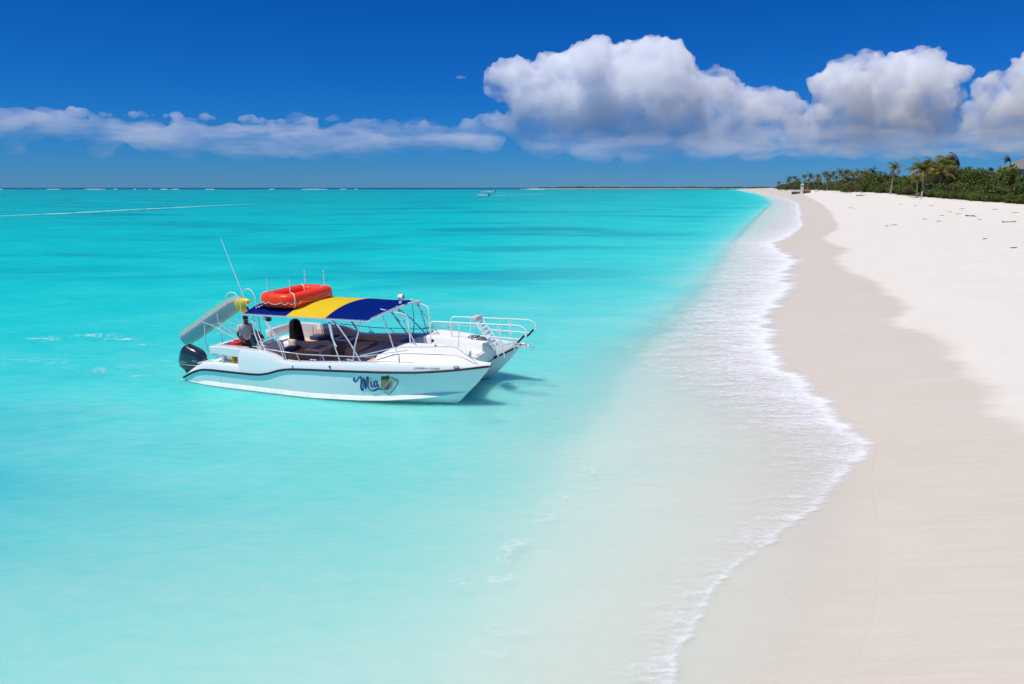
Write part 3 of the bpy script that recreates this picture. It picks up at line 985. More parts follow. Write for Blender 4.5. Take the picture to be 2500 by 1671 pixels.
def table(cx, cy, z, sx, sy, rz, zf):
    t_ = empty('table', (cx, cy, 0), rz, BOAT)
    mb = MB()
    n = 24
    top = []
    mb.box(-sx / 2, sx / 2, -sy / 2, sy / 2, z - 0.045, z - 0.018, 0.012)
    for (x0, x1, y0, y1) in ((-sx / 2, sx / 2, -sy / 2, -sy / 2 + 0.05), (-sx / 2, sx / 2, sy / 2 - 0.05, sy / 2), (-sx / 2, -sx / 2 + 0.05, -sy / 2, sy / 2), (sx / 2 - 0.05, sx / 2, -sy / 2, sy / 2)):
        mb.box(x0, x1, y0, y1, z - 0.02, z + 0.012, 0.008)
    for k in range(5):       # bars between the cup openings at both ends
        y = -sy / 2 + sy * (k + 0.5) / 5
        mb.box(-sx / 2 + 0.04, -sx / 2 + 0.13, y - 0.025, y + 0.025, z - 0.02, z + 0.008, 0.006)
        mb.box(sx / 2 - 0.13, sx / 2 - 0.04, y - 0.025, y + 0.025, z - 0.02, z + 0.008, 0.006)
    mb.box(-sx / 2 + 0.12, -sx / 2 + 0.15, -sy / 2, sy / 2, z - 0.02, z + 0.008, 0.006)
    mb.box(sx / 2 - 0.15, sx / 2 - 0.12, -sy / 2, sy / 2, z - 0.02, z + 0.008, 0.006)
    mb.build('table_top', M['table'], t_)
    MB().box(-sx / 2 + 0.15, sx / 2 - 0.15, -sy / 2 + 0.05, sy / 2 - 0.05, z - 0.018, z - 0.004).build('inset', M['table_recess'], t_)
    mb = MB()
    for (x0, x1) in ((-sx / 2 + 0.05, -sx / 2 + 0.12), (sx / 2 - 0.12, sx / 2 - 0.05)):
        mb.box(x0, x1, -sy / 2 + 0.05, sy / 2 - 0.05, z - 0.0175, z - 0.012)
    mb.build('cup_tray', M['black_plastic'], t_)
    MB().tube([(0, 0, zf), (0, 0, zf + 0.02), (0, 0, z - 0.04)], [0.05, 0.04, 0.04], 10).build('leg', M['steel'], t_)


table(-1.10, -0.02, 0.97, 0.62, 0.80, R(4), 0.42)
table(-0.98, 1.42, 0.99, 0.66, 0.76, R(-3), 0.42)
table(1.42, -0.62, 1.08, 0.62, 0.85, R(2), 0.745)
table(1.38, 1.30, 1.08, 0.62, 0.80, R(-2), 0.745)

# helm console, wheel, displays
mb = MB()
rows = []
for (z, x0, x1) in ((0.42, -2.55, -2.0), (0.95, -2.52, -2.05), (1.12, -2.45, -2.08), (1.24, -2.34, -2.12)):
    rows.append([(x0, -1.35, z), (x1, -1.35, z), (x1, -0.55, z), (x0, -0.55, z)])
mb.grid(rows, close_v=True); mb.poly(rows[-1])
con = mb.build('helm_console', M['gel'], BOAT)
mb = MB()
ring = [(-2.64 + 0.05 * math.sin(a), -0.95 + 0.17 * math.cos(a), 1.16 + 0.16 * math.sin(a)) for a in np.linspace(0, 2 * math.pi, 20, endpoint=False)]
mb.tube(ring, 0.014, 6, closed=True)
for k in (0, 7, 13):
    mb.tube([ring[k], (-2.62, -0.95, 1.16)], 0.01, 6)
mb.tube([(-2.62, -0.95, 1.16), (-2.48, -0.95, 1.12)], 0.02, 6)
mb.build('steering_wheel', M['steel'], con)
MB().box(-2.28, -2.22, -1.15, -0.86, 1.92, 2.12, 0.01).build('display', M['screen'], con)
MB().box(-2.42, -2.30, -1.25, -0.7, 1.22, 1.30, 0.02).build('instrument_pod', M['grey_box'], con)

# covered seat on a grey pedestal
seat = empty('helm_seat', (-2.42, 0.62, 0), 0, BOAT)
mb = MB()
mb.box(0.05, 0.45, -0.28, 0.22, 0.42, 0.92, 0.05)
mb.build('pedestal', M['grey_box'], seat)
mb = MB()
rows = []
for (z, w, d, s) in ((0.62, 0.02, 0.28, 0.0), (0.80, 0.27, 0.23, 0.0), (1.0, 0.27, 0.20, 0.0), (1.2, 0.255, 0.17, 0.01), (1.45, 0.25, 0.13, 0.03), (1.60, 0.22, 0.11, 0.05), (1.68, 0.13, 0.07, 0.06), (1.70, 0.03, 0.02, 0.06)):
    ring = []
    for k in range(20):
        a = 2 * math.pi * k / 20
        ca, sa = math.cos(a), math.sin(a)
        zz = z
        ww, dd = w, d
        if z < 0.7:
            ww, dd = 0.285, 0.25
            zz = 0.62 + 0.22 * abs(math.sin(2 * a))**1.2
        q = (abs(ca)**3 + abs(sa)**3)**(-1 / 3)
        ring.append((-s + dd * ca * q, ww * sa * q, zz))
    rows.append(ring)
mb.grid(rows, close_v=True); mb.poly(rows[-1])
mb.build('seat_cover', M['black_cloth'], seat)

# ------------------------------------------------------------------ outboard motors
def outboard(y):
    e = empty('outboard_motor', (-4.93, y, 0), 0, BOAT)
    mb = MB()
    prof = [(0.28, 0.36, 0.20, -0.04), (0.36, 0.47, 0.235, -0.01), (0.48, 0.505, 0.25, 0.0), (0.62, 0.49, 0.245, 0.01), (0.78, 0.45, 0.235, 0.025), (0.90, 0.375, 0.21, 0.02), (0.985, 0.27, 0.165, 0.0), (1.03, 0.16, 0.10, -0.015), (1.045, 0.03, 0.02, -0.02)]
    rows = []
    for (z, hx, hy, sx) in prof:
        ring = []
        for k in range(28):
            a = 2 * math.pi * k / 28
            ca, sa = math.cos(a), math.sin(a)
            q = (abs(ca)**2.8 + abs(sa)**2.8)**(-1 / 2.8)
            zz = z - 0.07 * (ca * q) * (z - 0.28) * 0.9
            ring.append((sx + hx * ca * q, hy * sa * q * (1 - 0.10 * ca), zz))
        rows.append(ring)
    mb.grid(rows, close_v=True); mb.poly(rows[0][::-1]); mb.poly(rows[-1])
    cowl = mb.build('cowling', M['black_engine'], e, sharp=50)
    mb = MB()
    ringp = []
    for k in range(40):
        a = 2 * math.pi * k / 40
        ca, sa = math.cos(a), math.sin(a)
        q = (abs(ca)**2.8 + abs(sa)**2.8)**(-1 / 2.8)
        ringp.append((0.0 + 0.502 * ca * q, 0.25 * sa * q * (1 - 0.10 * ca), 0.46 - 0.012 * ca))
    mb.tube(ringp, 0.008, 5, closed=True)
    mb.build('seam', M['silver'], cowl)
    mb = MB()
    rows = []
    for (z, hx, hy, sx) in ((0.30, 0.36, 0.19, -0.06), (0.16, 0.28, 0.15, -0.06), (0.0, 0.22, 0.09, -0.08), (-0.35, 0.17, 0.06, -0.1), (-0.5, 0.10, 0.03, -0.1)):
        rows.append([(sx + hx * math.cos(a), hy * math.sin(a), z) for a in np.linspace(0, 2 * math.pi, 16, endpoint=False)])
    mb.grid(rows, close_v=True)
    mb.box(0.1, 0.5, -0.12, 0.12, 0.05, 0.3, 0.02)
    mb.build('leg', M['black_plastic'], e)
    return e, cowl


def letters(text, size, mat, parent, name='lettering', shear=0.0, extrude=0.0005, space=1.0):
    """flat lettering in the local xy plane, as a mesh"""
    cu = bpy.data.curves.new(name, 'FONT')
    cu.body = text; cu.size = size; cu.shear = shear; cu.extrude = extrude; cu.space_character = space
    cu.align_x = 'CENTER'; cu.align_y = 'CENTER'
    tmp = bpy.data.objects.new('tmp', cu)
    COL.objects.link(tmp)
    me = bpy.data.meshes.new_from_object(tmp)
    bpy.data.objects.remove(tmp); bpy.data.curves.remove(cu)
    me.name = name
    me.materials.clear(); me.materials.append(mat)
    o = bpy.data.objects.new(name, me)
    COL.objects.link(o)
    o.parent = parent
    return o


eng, cowl = outboard(-1.42)
o = letters('YAMAHA', 0.07, M['silver'], cowl)
o.location = (-0.17, -0.264, 0.545); o.rotation_euler = (R(88), 0, R(-2))
o = letters('F200', 0.085, M['silver'], cowl, shear=0.2)
o.location = (0.27, -0.248, 0.60); o.rotation_euler = (R(86), 0, R(5))
outboard(1.42)

# ------------------------------------------------------------------ canopy on its tube frame
CX0, CX1, CHY = -2.55, 1.66, 1.70


def canopy_z(x, y):
    k = 1 - (abs(y) / CHY)**2.2
    return 2.275 + 0.010 * (x + 2.5) + 0.25 * k


def canopy_x(u, y):
    front = CX1 + 0.45 * (1 - (y / CHY)**2)
    return CX0 + (front - CX0) * u


def canopy_panel(x0, x1, mat):
    mb = MB()
    rows = []
    for i in range(13):
        row_t, row_b = [], []
        for j in range(25):
            y = -CHY + 2 * CHY * j / 24
            xf = CX1 + 0.45 * (1 - (y / CHY)**2)
            a = x0; b = x1 if x1 is not None else xf
            x = a + (b - a) * i / 12
            sag = 0.012 * math.sin(math.pi * ((x - CX0) / 1.42 % 1.0))
            z = canopy_z(x, y) - sag
            row_t.append((x, y, z))
        rows.append(row_t)
    mb.grid(rows)
    low = [[(p[0], p[1], p[2] - 0.012) for p in r] for r in rows]
    mb.grid(low, flip=True)
    for r_t, r_b, fl in ((rows[0], low[0], True), (rows[-1], low[-1], False)):
        mb.grid([r_t, r_b], flip=fl)
    for j in (0, -1):
        mb.grid([[r[j] for r in rows], [r[j] for r in low]], flip=(j == -1))
    return mb.build('canopy_panel', mat, CANOPY)


CANOPY = empty('canopy', (0, 0, 0), 0, BOAT)
p1 = canopy_panel(CX0, -1.05, M['navy_canvas'])
p2 = canopy_panel(-1.05, 0.30, M['yellow_canvas'])
p3 = canopy_panel(0.30, None, M['navy_canvas'])
# laced hem and frame tubes
mb = MB()
for s in (-1, 1):
    mb.tube([(x, s * (CHY + 0.055), canopy_z(x, CHY) - 0.02) for x in np.linspace(CX0, CX1 + 0.05, 16)], 0.02, 8)
front = [(CX1 + 0.45 * (1 - (y / CHY)**2) + 0.06, y, canopy_z(2, y) - 0.02) for y in np.linspace(-CHY - 0.05, CHY + 0.05, 24)]
mb.tube(front, 0.02, 8)
back = [(CX0 - 0.05, y, canopy_z(CX0, y) - 0.02) for y in np.linspace(-CHY - 0.05, CHY + 0.05, 24)]
mb.tube(back, 0.02, 8)
for x in (-1.2, 0.3):
    mb.tube([(x, y, canopy_z(x, y) - 0.04) for y in np.linspace(-CHY, CHY, 20)], 0.018, 6)
mb.build('canopy_frame', M['steel'], CANOPY)
mb = MB()
for s in (-1, 1):
    for x in np.arange(CX0 + 0.06, CX1, 0.115):
        z = canopy_z(x, CHY)
        mb.tube([(x - 0.03, s * (CHY - 0.01), z + 0.008), (x, s * (CHY + 0.06), z - 0.05), (x + 0.03, s * (CHY - 0.01), z + 0.008)], 0.009, 5)
for k in range(2, len(front) * 2 - 3):
    y = -CHY + 2 * CHY * k / (len(front) * 2)
    x = CX1 + 0.45 * (1 - (y / CHY)**2)
    z = canopy_z(x, y)
    mb.tube([(x - 0.01, y - 0.02, z + 0.008), (x + 0.075, y, z - 0.03), (x - 0.01, y + 0.02, z + 0.008)], 0.009, 5)
tag(mb.build('lacing', M['canvas_hem'], CANOPY), kind='stuff')
# posts
posts = [[(-2.32, 1.66, 2.24), (-2.1, 1.85, 1.75), (-1.72, 2.05, 1.20)],
         [(-2.28, 1.62, 2.24), (-2.02, 1.80, 1.75), (-1.60, 2.02, 1.20)],
         [(-1.95, 1.66, 2.25), (-1.15, 1.96, 1.48), (-0.92, 2.08, 1.02)],
         [(-1.90, 1.64, 2.25), (-1.08, 1.94, 1.46), (-0.84, 2.08, 1.02)],
         [(0.42, 1.66, 2.28), (0.70, 1.92, 1.60), (0.98, 2.08, 1.12)],
         [(0.36, 1.66, 2.28), (0.62, 1.88, 1.75), (0.80, 1.95, 1.55)],
         [(0.55, 1.66, 2.28), (1.20, 1.92, 1.72), (1.66, 2.08, 1.18)],
         [(1.45, 1.62, 2.30), (1.35, 1.90, 1.55), (1.28, 1.90, 1.10)]]
for s in (-1, 1):
    for k, pth in enumerate(posts):
        MB().tube(arc_path([(x, s * y, z) for x, y, z in pth], 0.12), 0.020 if k not in (1, 3) else 0.015, 8).build('canopy_post', M['steel'], CANOPY)
# front struts and grab hoops
for s in (-1, 1):
    MB().tube(arc_path([(2.02, s * 0.55, 2.57), (2.42, s * 0.72, 2.0), (2.75, s * 0.80, 1.47)], 0.1), 0.020, 8).build('canopy_post', M['steel'], CANOPY)
    MB().tube(arc_path([(1.85, s * 1.15, 2.46), (2.02, s * 1.15, 2.0), (2.2, s * 1.15, 1.42)], 0.1), 0.020, 8).build('canopy_post', M['steel'], CANOPY)
    MB().tube(arc_path([(1.70, s * 0.95, 2.52), (2.45, s * 0.72, 2.36), (2.52, s * 0.70, 1.47)], 0.12, 7), 0.019, 8).build('grab_hoop', M['white_paint'], BOAT)
# side rails at the cockpit
for s in (-1, 1):
    rl = MB()
    rl.tube(arc_path([(-1.62, s * 2.02, 1.32), (-0.3, s * 2.06, 1.26), (1.6, s * 2.04, 1.33), (3.05, s * 1.9, 1.60)], 0.3), 0.014, 8)
    rl.tube(arc_path([(1.6, s * 2.04, 1.36), (2.6, s * 1.75, 1.62), (4.25, s * 1.40, 1.68), (4.95, s * 1.5, 1.29)], 0.12), 0.014, 8)
    r_o = rl.build('side_rail', M['steel'], BOAT)
    for (x, y, z0, z1) in ((0.35, 2.07, 1.11, 1.28), (-0.5, 2.08, 1.07, 1.27), (2.6, 1.80, 1.22, 1.62)):
        MB().tube([(x + 0.12, s * (y + 0.02), z0), (x, s * (y - 0.02), z1)], 0.012, 6).build('stanchion', M['steel'], r_o)

# bow pulpits flanking the walkway
for s, dx in ((-1, 0.0), (1, 0.0)):
    y = s * 0.46 + 0.10
    rl = MB()
    rl.tube(arc_path([(3.02 + 0.28 * (s > 0), y, 1.45), (3.0 + 0.28 * (s > 0), y, 2.13), (5.86, y, 2.18), (6.06, y, 1.98), (5.88, y, 1.78), (5.15, y, 1.79), (4.6, y, 1.80)], 0.14, 6), 0.020, 8)
    pul = rl.build('bow_rail', M['white_paint'], BOAT)
    for x, xt in ((3.9, 3.95), (5.15, 5.25), (5.35, 5.15)):
        MB().tube([(x, y, 1.35 if x < 4.5 else 1.22), (xt, y, 2.15)], 0.016, 6).build('stanchion', M['white_paint'], pul)
    MB().tube([(5.94, y - 0.02, 1.90), (5.75, y - 0.02, 1.68)], 0.03, 8).build('fender_tip', M['black_plastic'], pul)
MB().tube([(4.6, 0.56, 1.80), (4.6, -0.36, 1.80)], 0.014, 6).build('bow_rail_tie', M['white_paint'], BOAT)

# folded boarding ladder lying back between the rails
LAD = empty('boarding_ladder', (0, 0, 0), 0, BOAT)
a0, a1 = Vector((4.98, 0.05, 1.36)), Vector((4.28, 0.05, 2.25))
for y in (-0.16, 0.26):
    for off in (0.0, 0.09):
        MB().tube([(a0.x + off, y, a0.z), (a1.x + off, y, a1.z)], 0.017, 8).build('ladder_rail', M['white_paint'], LAD)
for k in range(8):
    t_ = (k + 0.6) / 8.2
    c = a0.lerp(a1, t_)
    MB().box(c.x - 0.03, c.x + 0.09, -0.16, 0.26, c.z - 0.012, c.z + 0.012, 0.005).build('ladder_step', M['white_paint'], LAD)
MB().box(4.22, 4.42, -0.2, 0.3, 2.2, 2.3, 0.02).build('ladder_head', M['grey_box'], LAD)

# hatch on the port coachroof, windlass, anchor roller, cleats
mb = MB()
mb.ellipsoid((4.0, 0.9, 1.40), (0.34, 0.26, 0.13), 20, 8)
ht = mb.build('deck_hatch', M['acrylic'], BOAT)
MB().tube([(4.0, 0.62, 1.42), (4.0, 0.7, 1.52), (4.05, 0.95, 1.54)], 0.014, 6).build('hatch_handle', M['white_paint'], ht)
mb = MB(); mb.ellipsoid((4.62, 0.62, 1.24), (0.13, 0.09, 0.08)); mb.tube([(4.62, 0.5, 1.24), (4.62, 0.74, 1.24)], 0.05, 10)
mb.build('windlass', M['grey_box'], BOAT)
mb = MB()
mb.box(5.12, 5.55, 1.18, 1.30, 1.16, 1.20, 0.005); mb.box(5.12, 5.55, 1.42, 1.46, 1.18, 1.26, 0.005)
mb.tube([(5.45, 1.2, 1.2), (5.45, 1.45, 1.2)], 0.05, 10)
mb.tube([(5.1, 1.32, 1.29), (5.45, 1.32, 1.28), (5.68, 1.32, 1.18)], 0.025, 8)
mb.tube([(5.68, 1.15, 1.13), (5.70, 1.32, 1.16), (5.68, 1.5, 1.13)], [0.01, 0.035, 0.01], 8)
mb.build('anchor', M['steel'], BOAT)
MB().tube([(4.62, 0.62, 1.28), (4.9, 0.95, 1.27), (5.15, 1.3, 1.29)], 0.012, 6).build('anchor_chain', M['steel'], BOAT)
for (x, y) in ((0.05, -2.05), (1.28, -2.04), (2.15, 1.98), (-0.4, 2.05)):
    z = float(fZG(x)) + 0.006
    mb = MB()
    mb.tube([(x - 0.11, y, z + 0.05), (x + 0.11, y, z + 0.05)], 0.013, 6)
    mb.tube([(x - 0.05, y, z), (x - 0.05, y, z + 0.05)], 0.013, 6); mb.tube([(x + 0.05, y, z), (x + 0.05, y, z + 0.05)], 0.013, 6)
    mb.build('cleat', M['black_plastic'] if y > 0 else M['steel'], BOAT)
for (x, z) in ((-0.55, 0.955), (0.72, 1.02)):
    MB().ellipsoid((x, -side_y(x, z) - 0.03 if z < 0.9 else -float(fYR(x)) + 0.0, z), (0.035, 0.03, 0.03), 10, 6).build('vent_cap', M['white_paint'] if x < 0 else M['black_plastic'], BOAT)
for (x, z) in ((-3.32, 0.22), (-3.75, 0.36)):
    MB().tube([(x, -side_y(x, z) + 0.02, z), (x, -side_y(x, z) - 0.012, z)], 0.028, 10).build('drain_outlet', M['steel'], BOAT)
MB().ellipsoid((3.35, -0.75, 1.50), (0.03, 0.03, 0.03), 8, 6).build('deck_fitting', M['black_plastic'], BOAT)
MB().ellipsoid((3.05, -0.30, 1.53), (0.05, 0.03, 0.05), 8, 6).build('deck_fitting', M['black_plastic'], BOAT)

# searchlight on the canopy front
mb = MB()
mb.tube([(1.98, -0.22, 2.60), (1.98, -0.22, 2.72)], [0.05, 0.035], 10)
mb.tube([(1.90, -0.22, 2.79), (1.95, -0.22, 2.79), (2.08, -0.22, 2.79)], [0.05, 0.085, 0.095], 12)
sl = mb.build('searchlight', M['white_paint'], BOAT)
MB().tube([(2.081, -0.22, 2.79), (2.084, -0.22, 2.79)], 0.07, 12).build('lens', M['acrylic'], sl)
# antenna and rod holders
an = MB().tube([(-2.43, -1.6, 2.25), (-2.5, -1.6, 2.55), (-3.25, -1.58, 4.50)], [0.02, 0.014, 0.006], 8).build('antenna', M['white_paint'], BOAT)
MB().tube([(-2.42, -1.6, 2.2), (-2.49, -1.6, 2.48)], 0.032, 8).build('antenna_base', M['ink'], an)

# small stowed bundle by the antenna
mb = MB()
for k in range(4):
    mb.tube([(-2.38 + 0.05 * k, -1.35, 2.40 + 0.012 * k), (-2.2 + 0.06 * k, -1.1, 2.47 + 0.012 * k), (-1.98 + 0.05 * k, -0.95, 2.50)], 0.028, 6, mi=k % 2)
mb.build('rolled_cover', [M['ink_halo'], M['ink']], BOAT)

# ------------------------------------------------------------------ water slide off the stern
SL = empty('water_slide', (0, 0, 0), 0, BOAT)
path = [Vector(p) for p in ((-3.62, -0.45, 2.26), (-3.80, -0.45, 2.27), (-4.05, -0.45, 2.20), (-4.45, -0.45, 1.97), (-4.9, -0.45, 1.70), (-5.35, -0.45, 1.42), (-5.8, -0.45, 1.15), (-6.15, -0.45, 0.95), (-6.28, -0.45, 0.88))]


def chute(off, wid, dep):
    """the chute is swung up on its side: its open face looks to port"""
    rows = []
    for i, p in enumerate(path):
        t_ = (path[min(i + 1, len(path) - 1)] - path[max(i - 1, 0)]).normalized()
        side = t_.cross(Vector((0, 1, 0))).normalized()
        if side.z < 0: side = -side
        nrm = (Vector((0, 1, 0)) * 0.94 + side * 0.34).normalized()
        across = (side * 0.94 - Vector((0, 1, 0)) * 0.34).normalized()
        w = wid * (0.72 if i in (0, len(path) - 1) else 1.0)
        row = []
        for k in range(13):
            a = -1 + 2 * k / 12
            row.append(p + across * (a * w) + nrm * (dep * abs(a)**7.0 + off))
        rows.append(row)
    return rows


mb = MB()
under = chute(0.0, 0.25, 0.10)
over = chute(0.016, 0.238, 0.09)
mb.grid(under, mi=0); mb.grid(over, flip=True, mi=1)
mb.grid([[r[0] for r in under], [r[0] for r in over]], flip=True, mi=1)
mb.grid([[r[-1] for r in under], [r[-1] for r in over]], mi=1)
mb.grid([under[0], over[0]], mi=1); mb.grid([under[-1], over[-1]], flip=True, mi=0)
mb.build('chute', [M['slide_grey'], M['slide_yellow']], SL)
mb = MB()
mb.tube([r[-1] for r in under], 0.022, 8)
mb.tube([r[0] for r in under], 0.014, 8)
mb.build('chute_rim', M['slide_yellow'], SL)
# rounded yellow scoop at the head of the slide
mb = MB()
mb.ellipsoid((-3.46, -0.74, 2.30), (0.225, 0.06, 0.235), 20, 10, rot=Matrix.Rotation(R(20), 3, 'X'))
mb.ellipsoid((-3.58, -0.40, 2.40), (0.24, 0.10, 0.10), 16, 8)
mb.build('scoop', M['slide_yellow'], SL)
for s in (-1, 1):
    y = -0.45 + s * 0.37
    MB().tube(arc_path([(-3.98, y, 2.30), (-3.92, y, 2.68), (-3.62, y, 2.78), (-3.42, y, 2.55), (-3.38, y, 2.2), (-3.3, y, 1.26)], 0.16, 6), 0.017, 8).build('grab_hoop', M['white_paint'], SL)
    MB().tube(arc_path([(-4.72, y, 2.10), (-5.02, y, 1.70), (-4.62, y, 1.62), (-3.62, y - 0.1 * (s < 0), 1.26)], 0.08), 0.017, 8).build('slide_leg', M['steel'], SL)
    MB().tube(arc_path([(-4.35, y, 2.02), (-4.35, y, 1.75), (-3.65, y, 1.26)], 0.1), 0.017, 8).build('slide_leg', M['steel'], SL)
    MB().tube(arc_path([(-4.9, y, 1.60), (-4.95, y, 1.2), (-4.85, y, 0.62), (-4.2, y, 0.62)], 0.1), 0.017, 8).build('slide_leg', M['steel'], SL)
for (x, z) in ((-4.62, 1.62), (-4.3, 1.52), (-4.0, 1.40)):
    MB().tube([(x, -0.84, z), (x, -0.08, z)], 0.015, 8).build('ladder_step', M['steel'], SL)
MB().tube([(-4.45, -0.84, 1.35), (-3.7, -0.08, 1.55)], 0.014, 8).build('brace', M['steel'], SL)

# ------------------------------------------------------------------ name on the hull
def hx(mx, my):
    """drawing units of the name to the starboard hull side"""
    x = 1.13 + mx * 0.000887
    z = 1.11 - my * 0.000839 + mx * 0.0000745
    return x, z


def on_hull(mx, my, off):
    x, z = hx(mx, my)
    return Vector((x, -side_y(x, z) - off, z))


def stroke(mb, pts, widths, off):
    n = 40
    P = np.array(pts, float)
    # Catmull-Rom through the points
    Q = np.vstack([2 * P[0] - P[1], P, 2 * P[-1] - P[-2]])
    Wd = np.interp(np.linspace(0, 1, n * (len(P) - 1) // 3 + 2), np.linspace(0, 1, len(widths)), widths)
    C = []
    N = len(Wd)
    for k in range(N):
        t = (len(P) - 1) * k / (N - 1)
        i = min(int(t), len(P) - 2); u = t - i
        p0, p1, p2, p3 = Q[i], Q[i + 1], Q[i + 2], Q[i + 3]
        C.append(0.5 * ((2 * p1) + (-p0 + p2) * u + (2 * p0 - 5 * p1 + 4 * p2 - p3) * u * u + (-p0 + 3 * p1 - 3 * p2 + p3) * u**3))
    C = np.array(C)
    T = np.gradient(C, axis=0); T /= np.linalg.norm(T, axis=1)[:, None] + 1e-9
    Nn = np.stack([-T[:, 1], T[:, 0]], 1)
    rows = []
    for k in range(N):
        a = C[k] + Nn[k] * Wd[k] / 2; b = C[k] - Nn[k] * Wd[k] / 2
        rows.append([on_hull(a[0], a[1], off), on_hull(b[0], b[1], off)])
    mb.grid(rows)


STROKES = [
    ([(430, 470), (375, 500), (385, 575), (430, 590), (480, 555), (590, 445), (640, 480), (635, 600), (600, 740), (590, 850), (620, 915), (655, 870), (680, 700), (700, 560), (715, 500)],
     [40, 62, 66, 60, 48, 44, 66, 70, 60, 60, 58, 50, 34, 30, 34]),
    ([(690, 530), (725, 495), (752, 540), (745, 680), (740, 800), (760, 850), (780, 780), (800, 620), (830, 500), (855, 455)], [30, 44, 66, 66, 62, 52, 44, 32, 34, 40]),
    ([(830, 500), (860, 450), (885, 490), (868, 600), (845, 720), (850, 830), (890, 900), (960, 945), (1040, 940), (1120, 900), (1200, 870), (1280, 885), (1340, 940)], [34, 50, 66, 66, 56, 44, 38, 36, 48, 62, 62, 50, 26]),
    ([(975, 600), (965, 690), (970, 770), (1000, 800), (1040, 760)], [62, 62, 58, 46, 24]),
    ([(965, 505), (990, 525)], [44, 44]),
    ([(1170, 600), (1130, 585), (1080, 640), (1070, 740), (1100, 790), (1140, 750), (1165, 660), (1172, 590)], [34, 48, 62, 64, 54, 34, 30, 34]),
    ([(1175, 590), (1165, 700), (1175, 780), (1205, 790), (1240, 700)], [56, 60, 54, 42, 16]),
]
mb = MB()
for pts, wd in STROKES:
    stroke(mb, pts, [w + 34 for w in wd], 0.004)
mb.build('name_edge', M['ink_halo'], BOAT, sharp=0, weld=False)
mb = MB()
for pts, wd in STROKES:
    stroke(mb, pts, wd, 0.007)
mb.build('name_lettering', M['ink'], BOAT, sharp=0, weld=False)
# conch shell emblem
SHELL = empty('shell_emblem', (0, 0, 0), 0, BOAT)


def patch(name, pts, off, mat):
    c = np.mean(np.array(pts, float), axis=0)
    rings = []
    for k in (1.0, 0.6, 0.25):
        rings.append([on_hull(c[0] + (p[0] - c[0]) * k, c[1] + (p[1] - c[1]) * k, off) for p in pts])
    mb = MB(); mb.grid(rings, close_v=True); mb.poly(rings[-1])
    return mb.build(name, mat, SHELL, sharp=0, weld=False)


patch('shell_outline', [(1335, 425), (1500, 425), (1585, 385), (1615, 470), (1665, 450), (1860, 560), (1890, 610), (1870, 690), (1700, 930), (1580, 1050), (1520, 1105), (1430, 1060), (1365, 1020), (1350, 930), (1285, 840)], 0.004, M['shell_dark'])
patch('shell_body', [(1345, 440), (1500, 440), (1570, 410), (1600, 500), (1660, 470), (1840, 570), (1865, 615), (1850, 680), (1690, 910), (1565, 1030), (1515, 1080), (1440, 1040), (1380, 1005), (1365, 920), (1310, 830)], 0.007, M['shell_light'])
patch('shell_spire', [(1345, 440), (1500, 440), (1570, 410), (1600, 520), (1560, 620), (1450, 720), (1390, 790), (1310, 820), (1330, 600)], 0.010, M['shell_brown'])
patch('shell_crown', [(1345, 440), (1500, 440), (1570, 410), (1600, 510), (1540, 560), (1430, 530), (1345, 560)], 0.013, M['shell_dark'])
patch('shell_lip', [(1600, 600), (1680, 600), (1700, 700), (1620, 830), (1500, 920), (1400, 920), (1330, 870), (1450, 760)], 0.012, M['shell_pink'])
patch('shell_aperture', [(1600, 680), (1570, 780), (1500, 890), (1420, 920), (1400, 890), (1500, 790), (1560, 700)], 0.015, M['shell_plum'])
for k in range(7):
    y0 = 575 + k * 34
    mb = MB(); stroke(mb, [(1335 + k * 2, y0), (1400, y0 - 12), (1470 - k * 8, y0 - 34)], [8, 14, 8], 0.0135)
    mb.build('shell_rib', M['shell_light'] if k % 2 else M['shell_dark'], SHELL, sharp=0, weld=False)
mb = MB(); stroke(mb, [(1660, 520), (1760, 560), (1820, 620)], [10, 16, 8], 0.010); mb.build('shell_rib', M['grey_ink'], SHELL, sharp=0, weld=False)
# operator lettering and oval badge on the bow
o = letters('CARIBBEAN CRUISIN', 0.085, M['grey_ink'], BOAT, space=0.92)
xm, zm = 3.62, 1.135
dy = float(fYR(4.1)) - float(fYR(3.1))
o.location = (xm, -(float(fYR(xm)) - 0.012), zm)
o.rotation_euler = (R(93), 0, math.atan2(-dy, 1.0) * -1)
o.rotation_euler = (R(88), 0, math.atan2(-(dy), 1.0))
mb = MB()
xo, zo = 4.42, 1.205
e1 = Vector((1, -(float(fYR(4.6)) - float(fYR(4.2))) / 0.4, 0)).normalized()
cen = Vector((xo, -(float(fYR(xo)) - 0.005), zo - 0.02))
for rx, rz_, off, mi in ((0.085, 0.036, 0.004, 0), (0.05, 0.022, 0.007, 1)):
    mb.poly([cen + e1 * (rx * math.cos(a)) + Vector((0, -off, rz_ * math.sin(a))) for a in np.linspace(0, 2 * math.pi, 24, endpoint=False)], mi)
mb.build('bow_badge', [M['grey_ink'], M['ink_halo']], BOAT, sharp=0, weld=False)


# ------------------------------------------------------------------ things carried on the boat
def on_boat(x, y, z):
    return BOAT.matrix_basis @ Vector((x, y, z))


BOAT_RZ = R(-18.5)
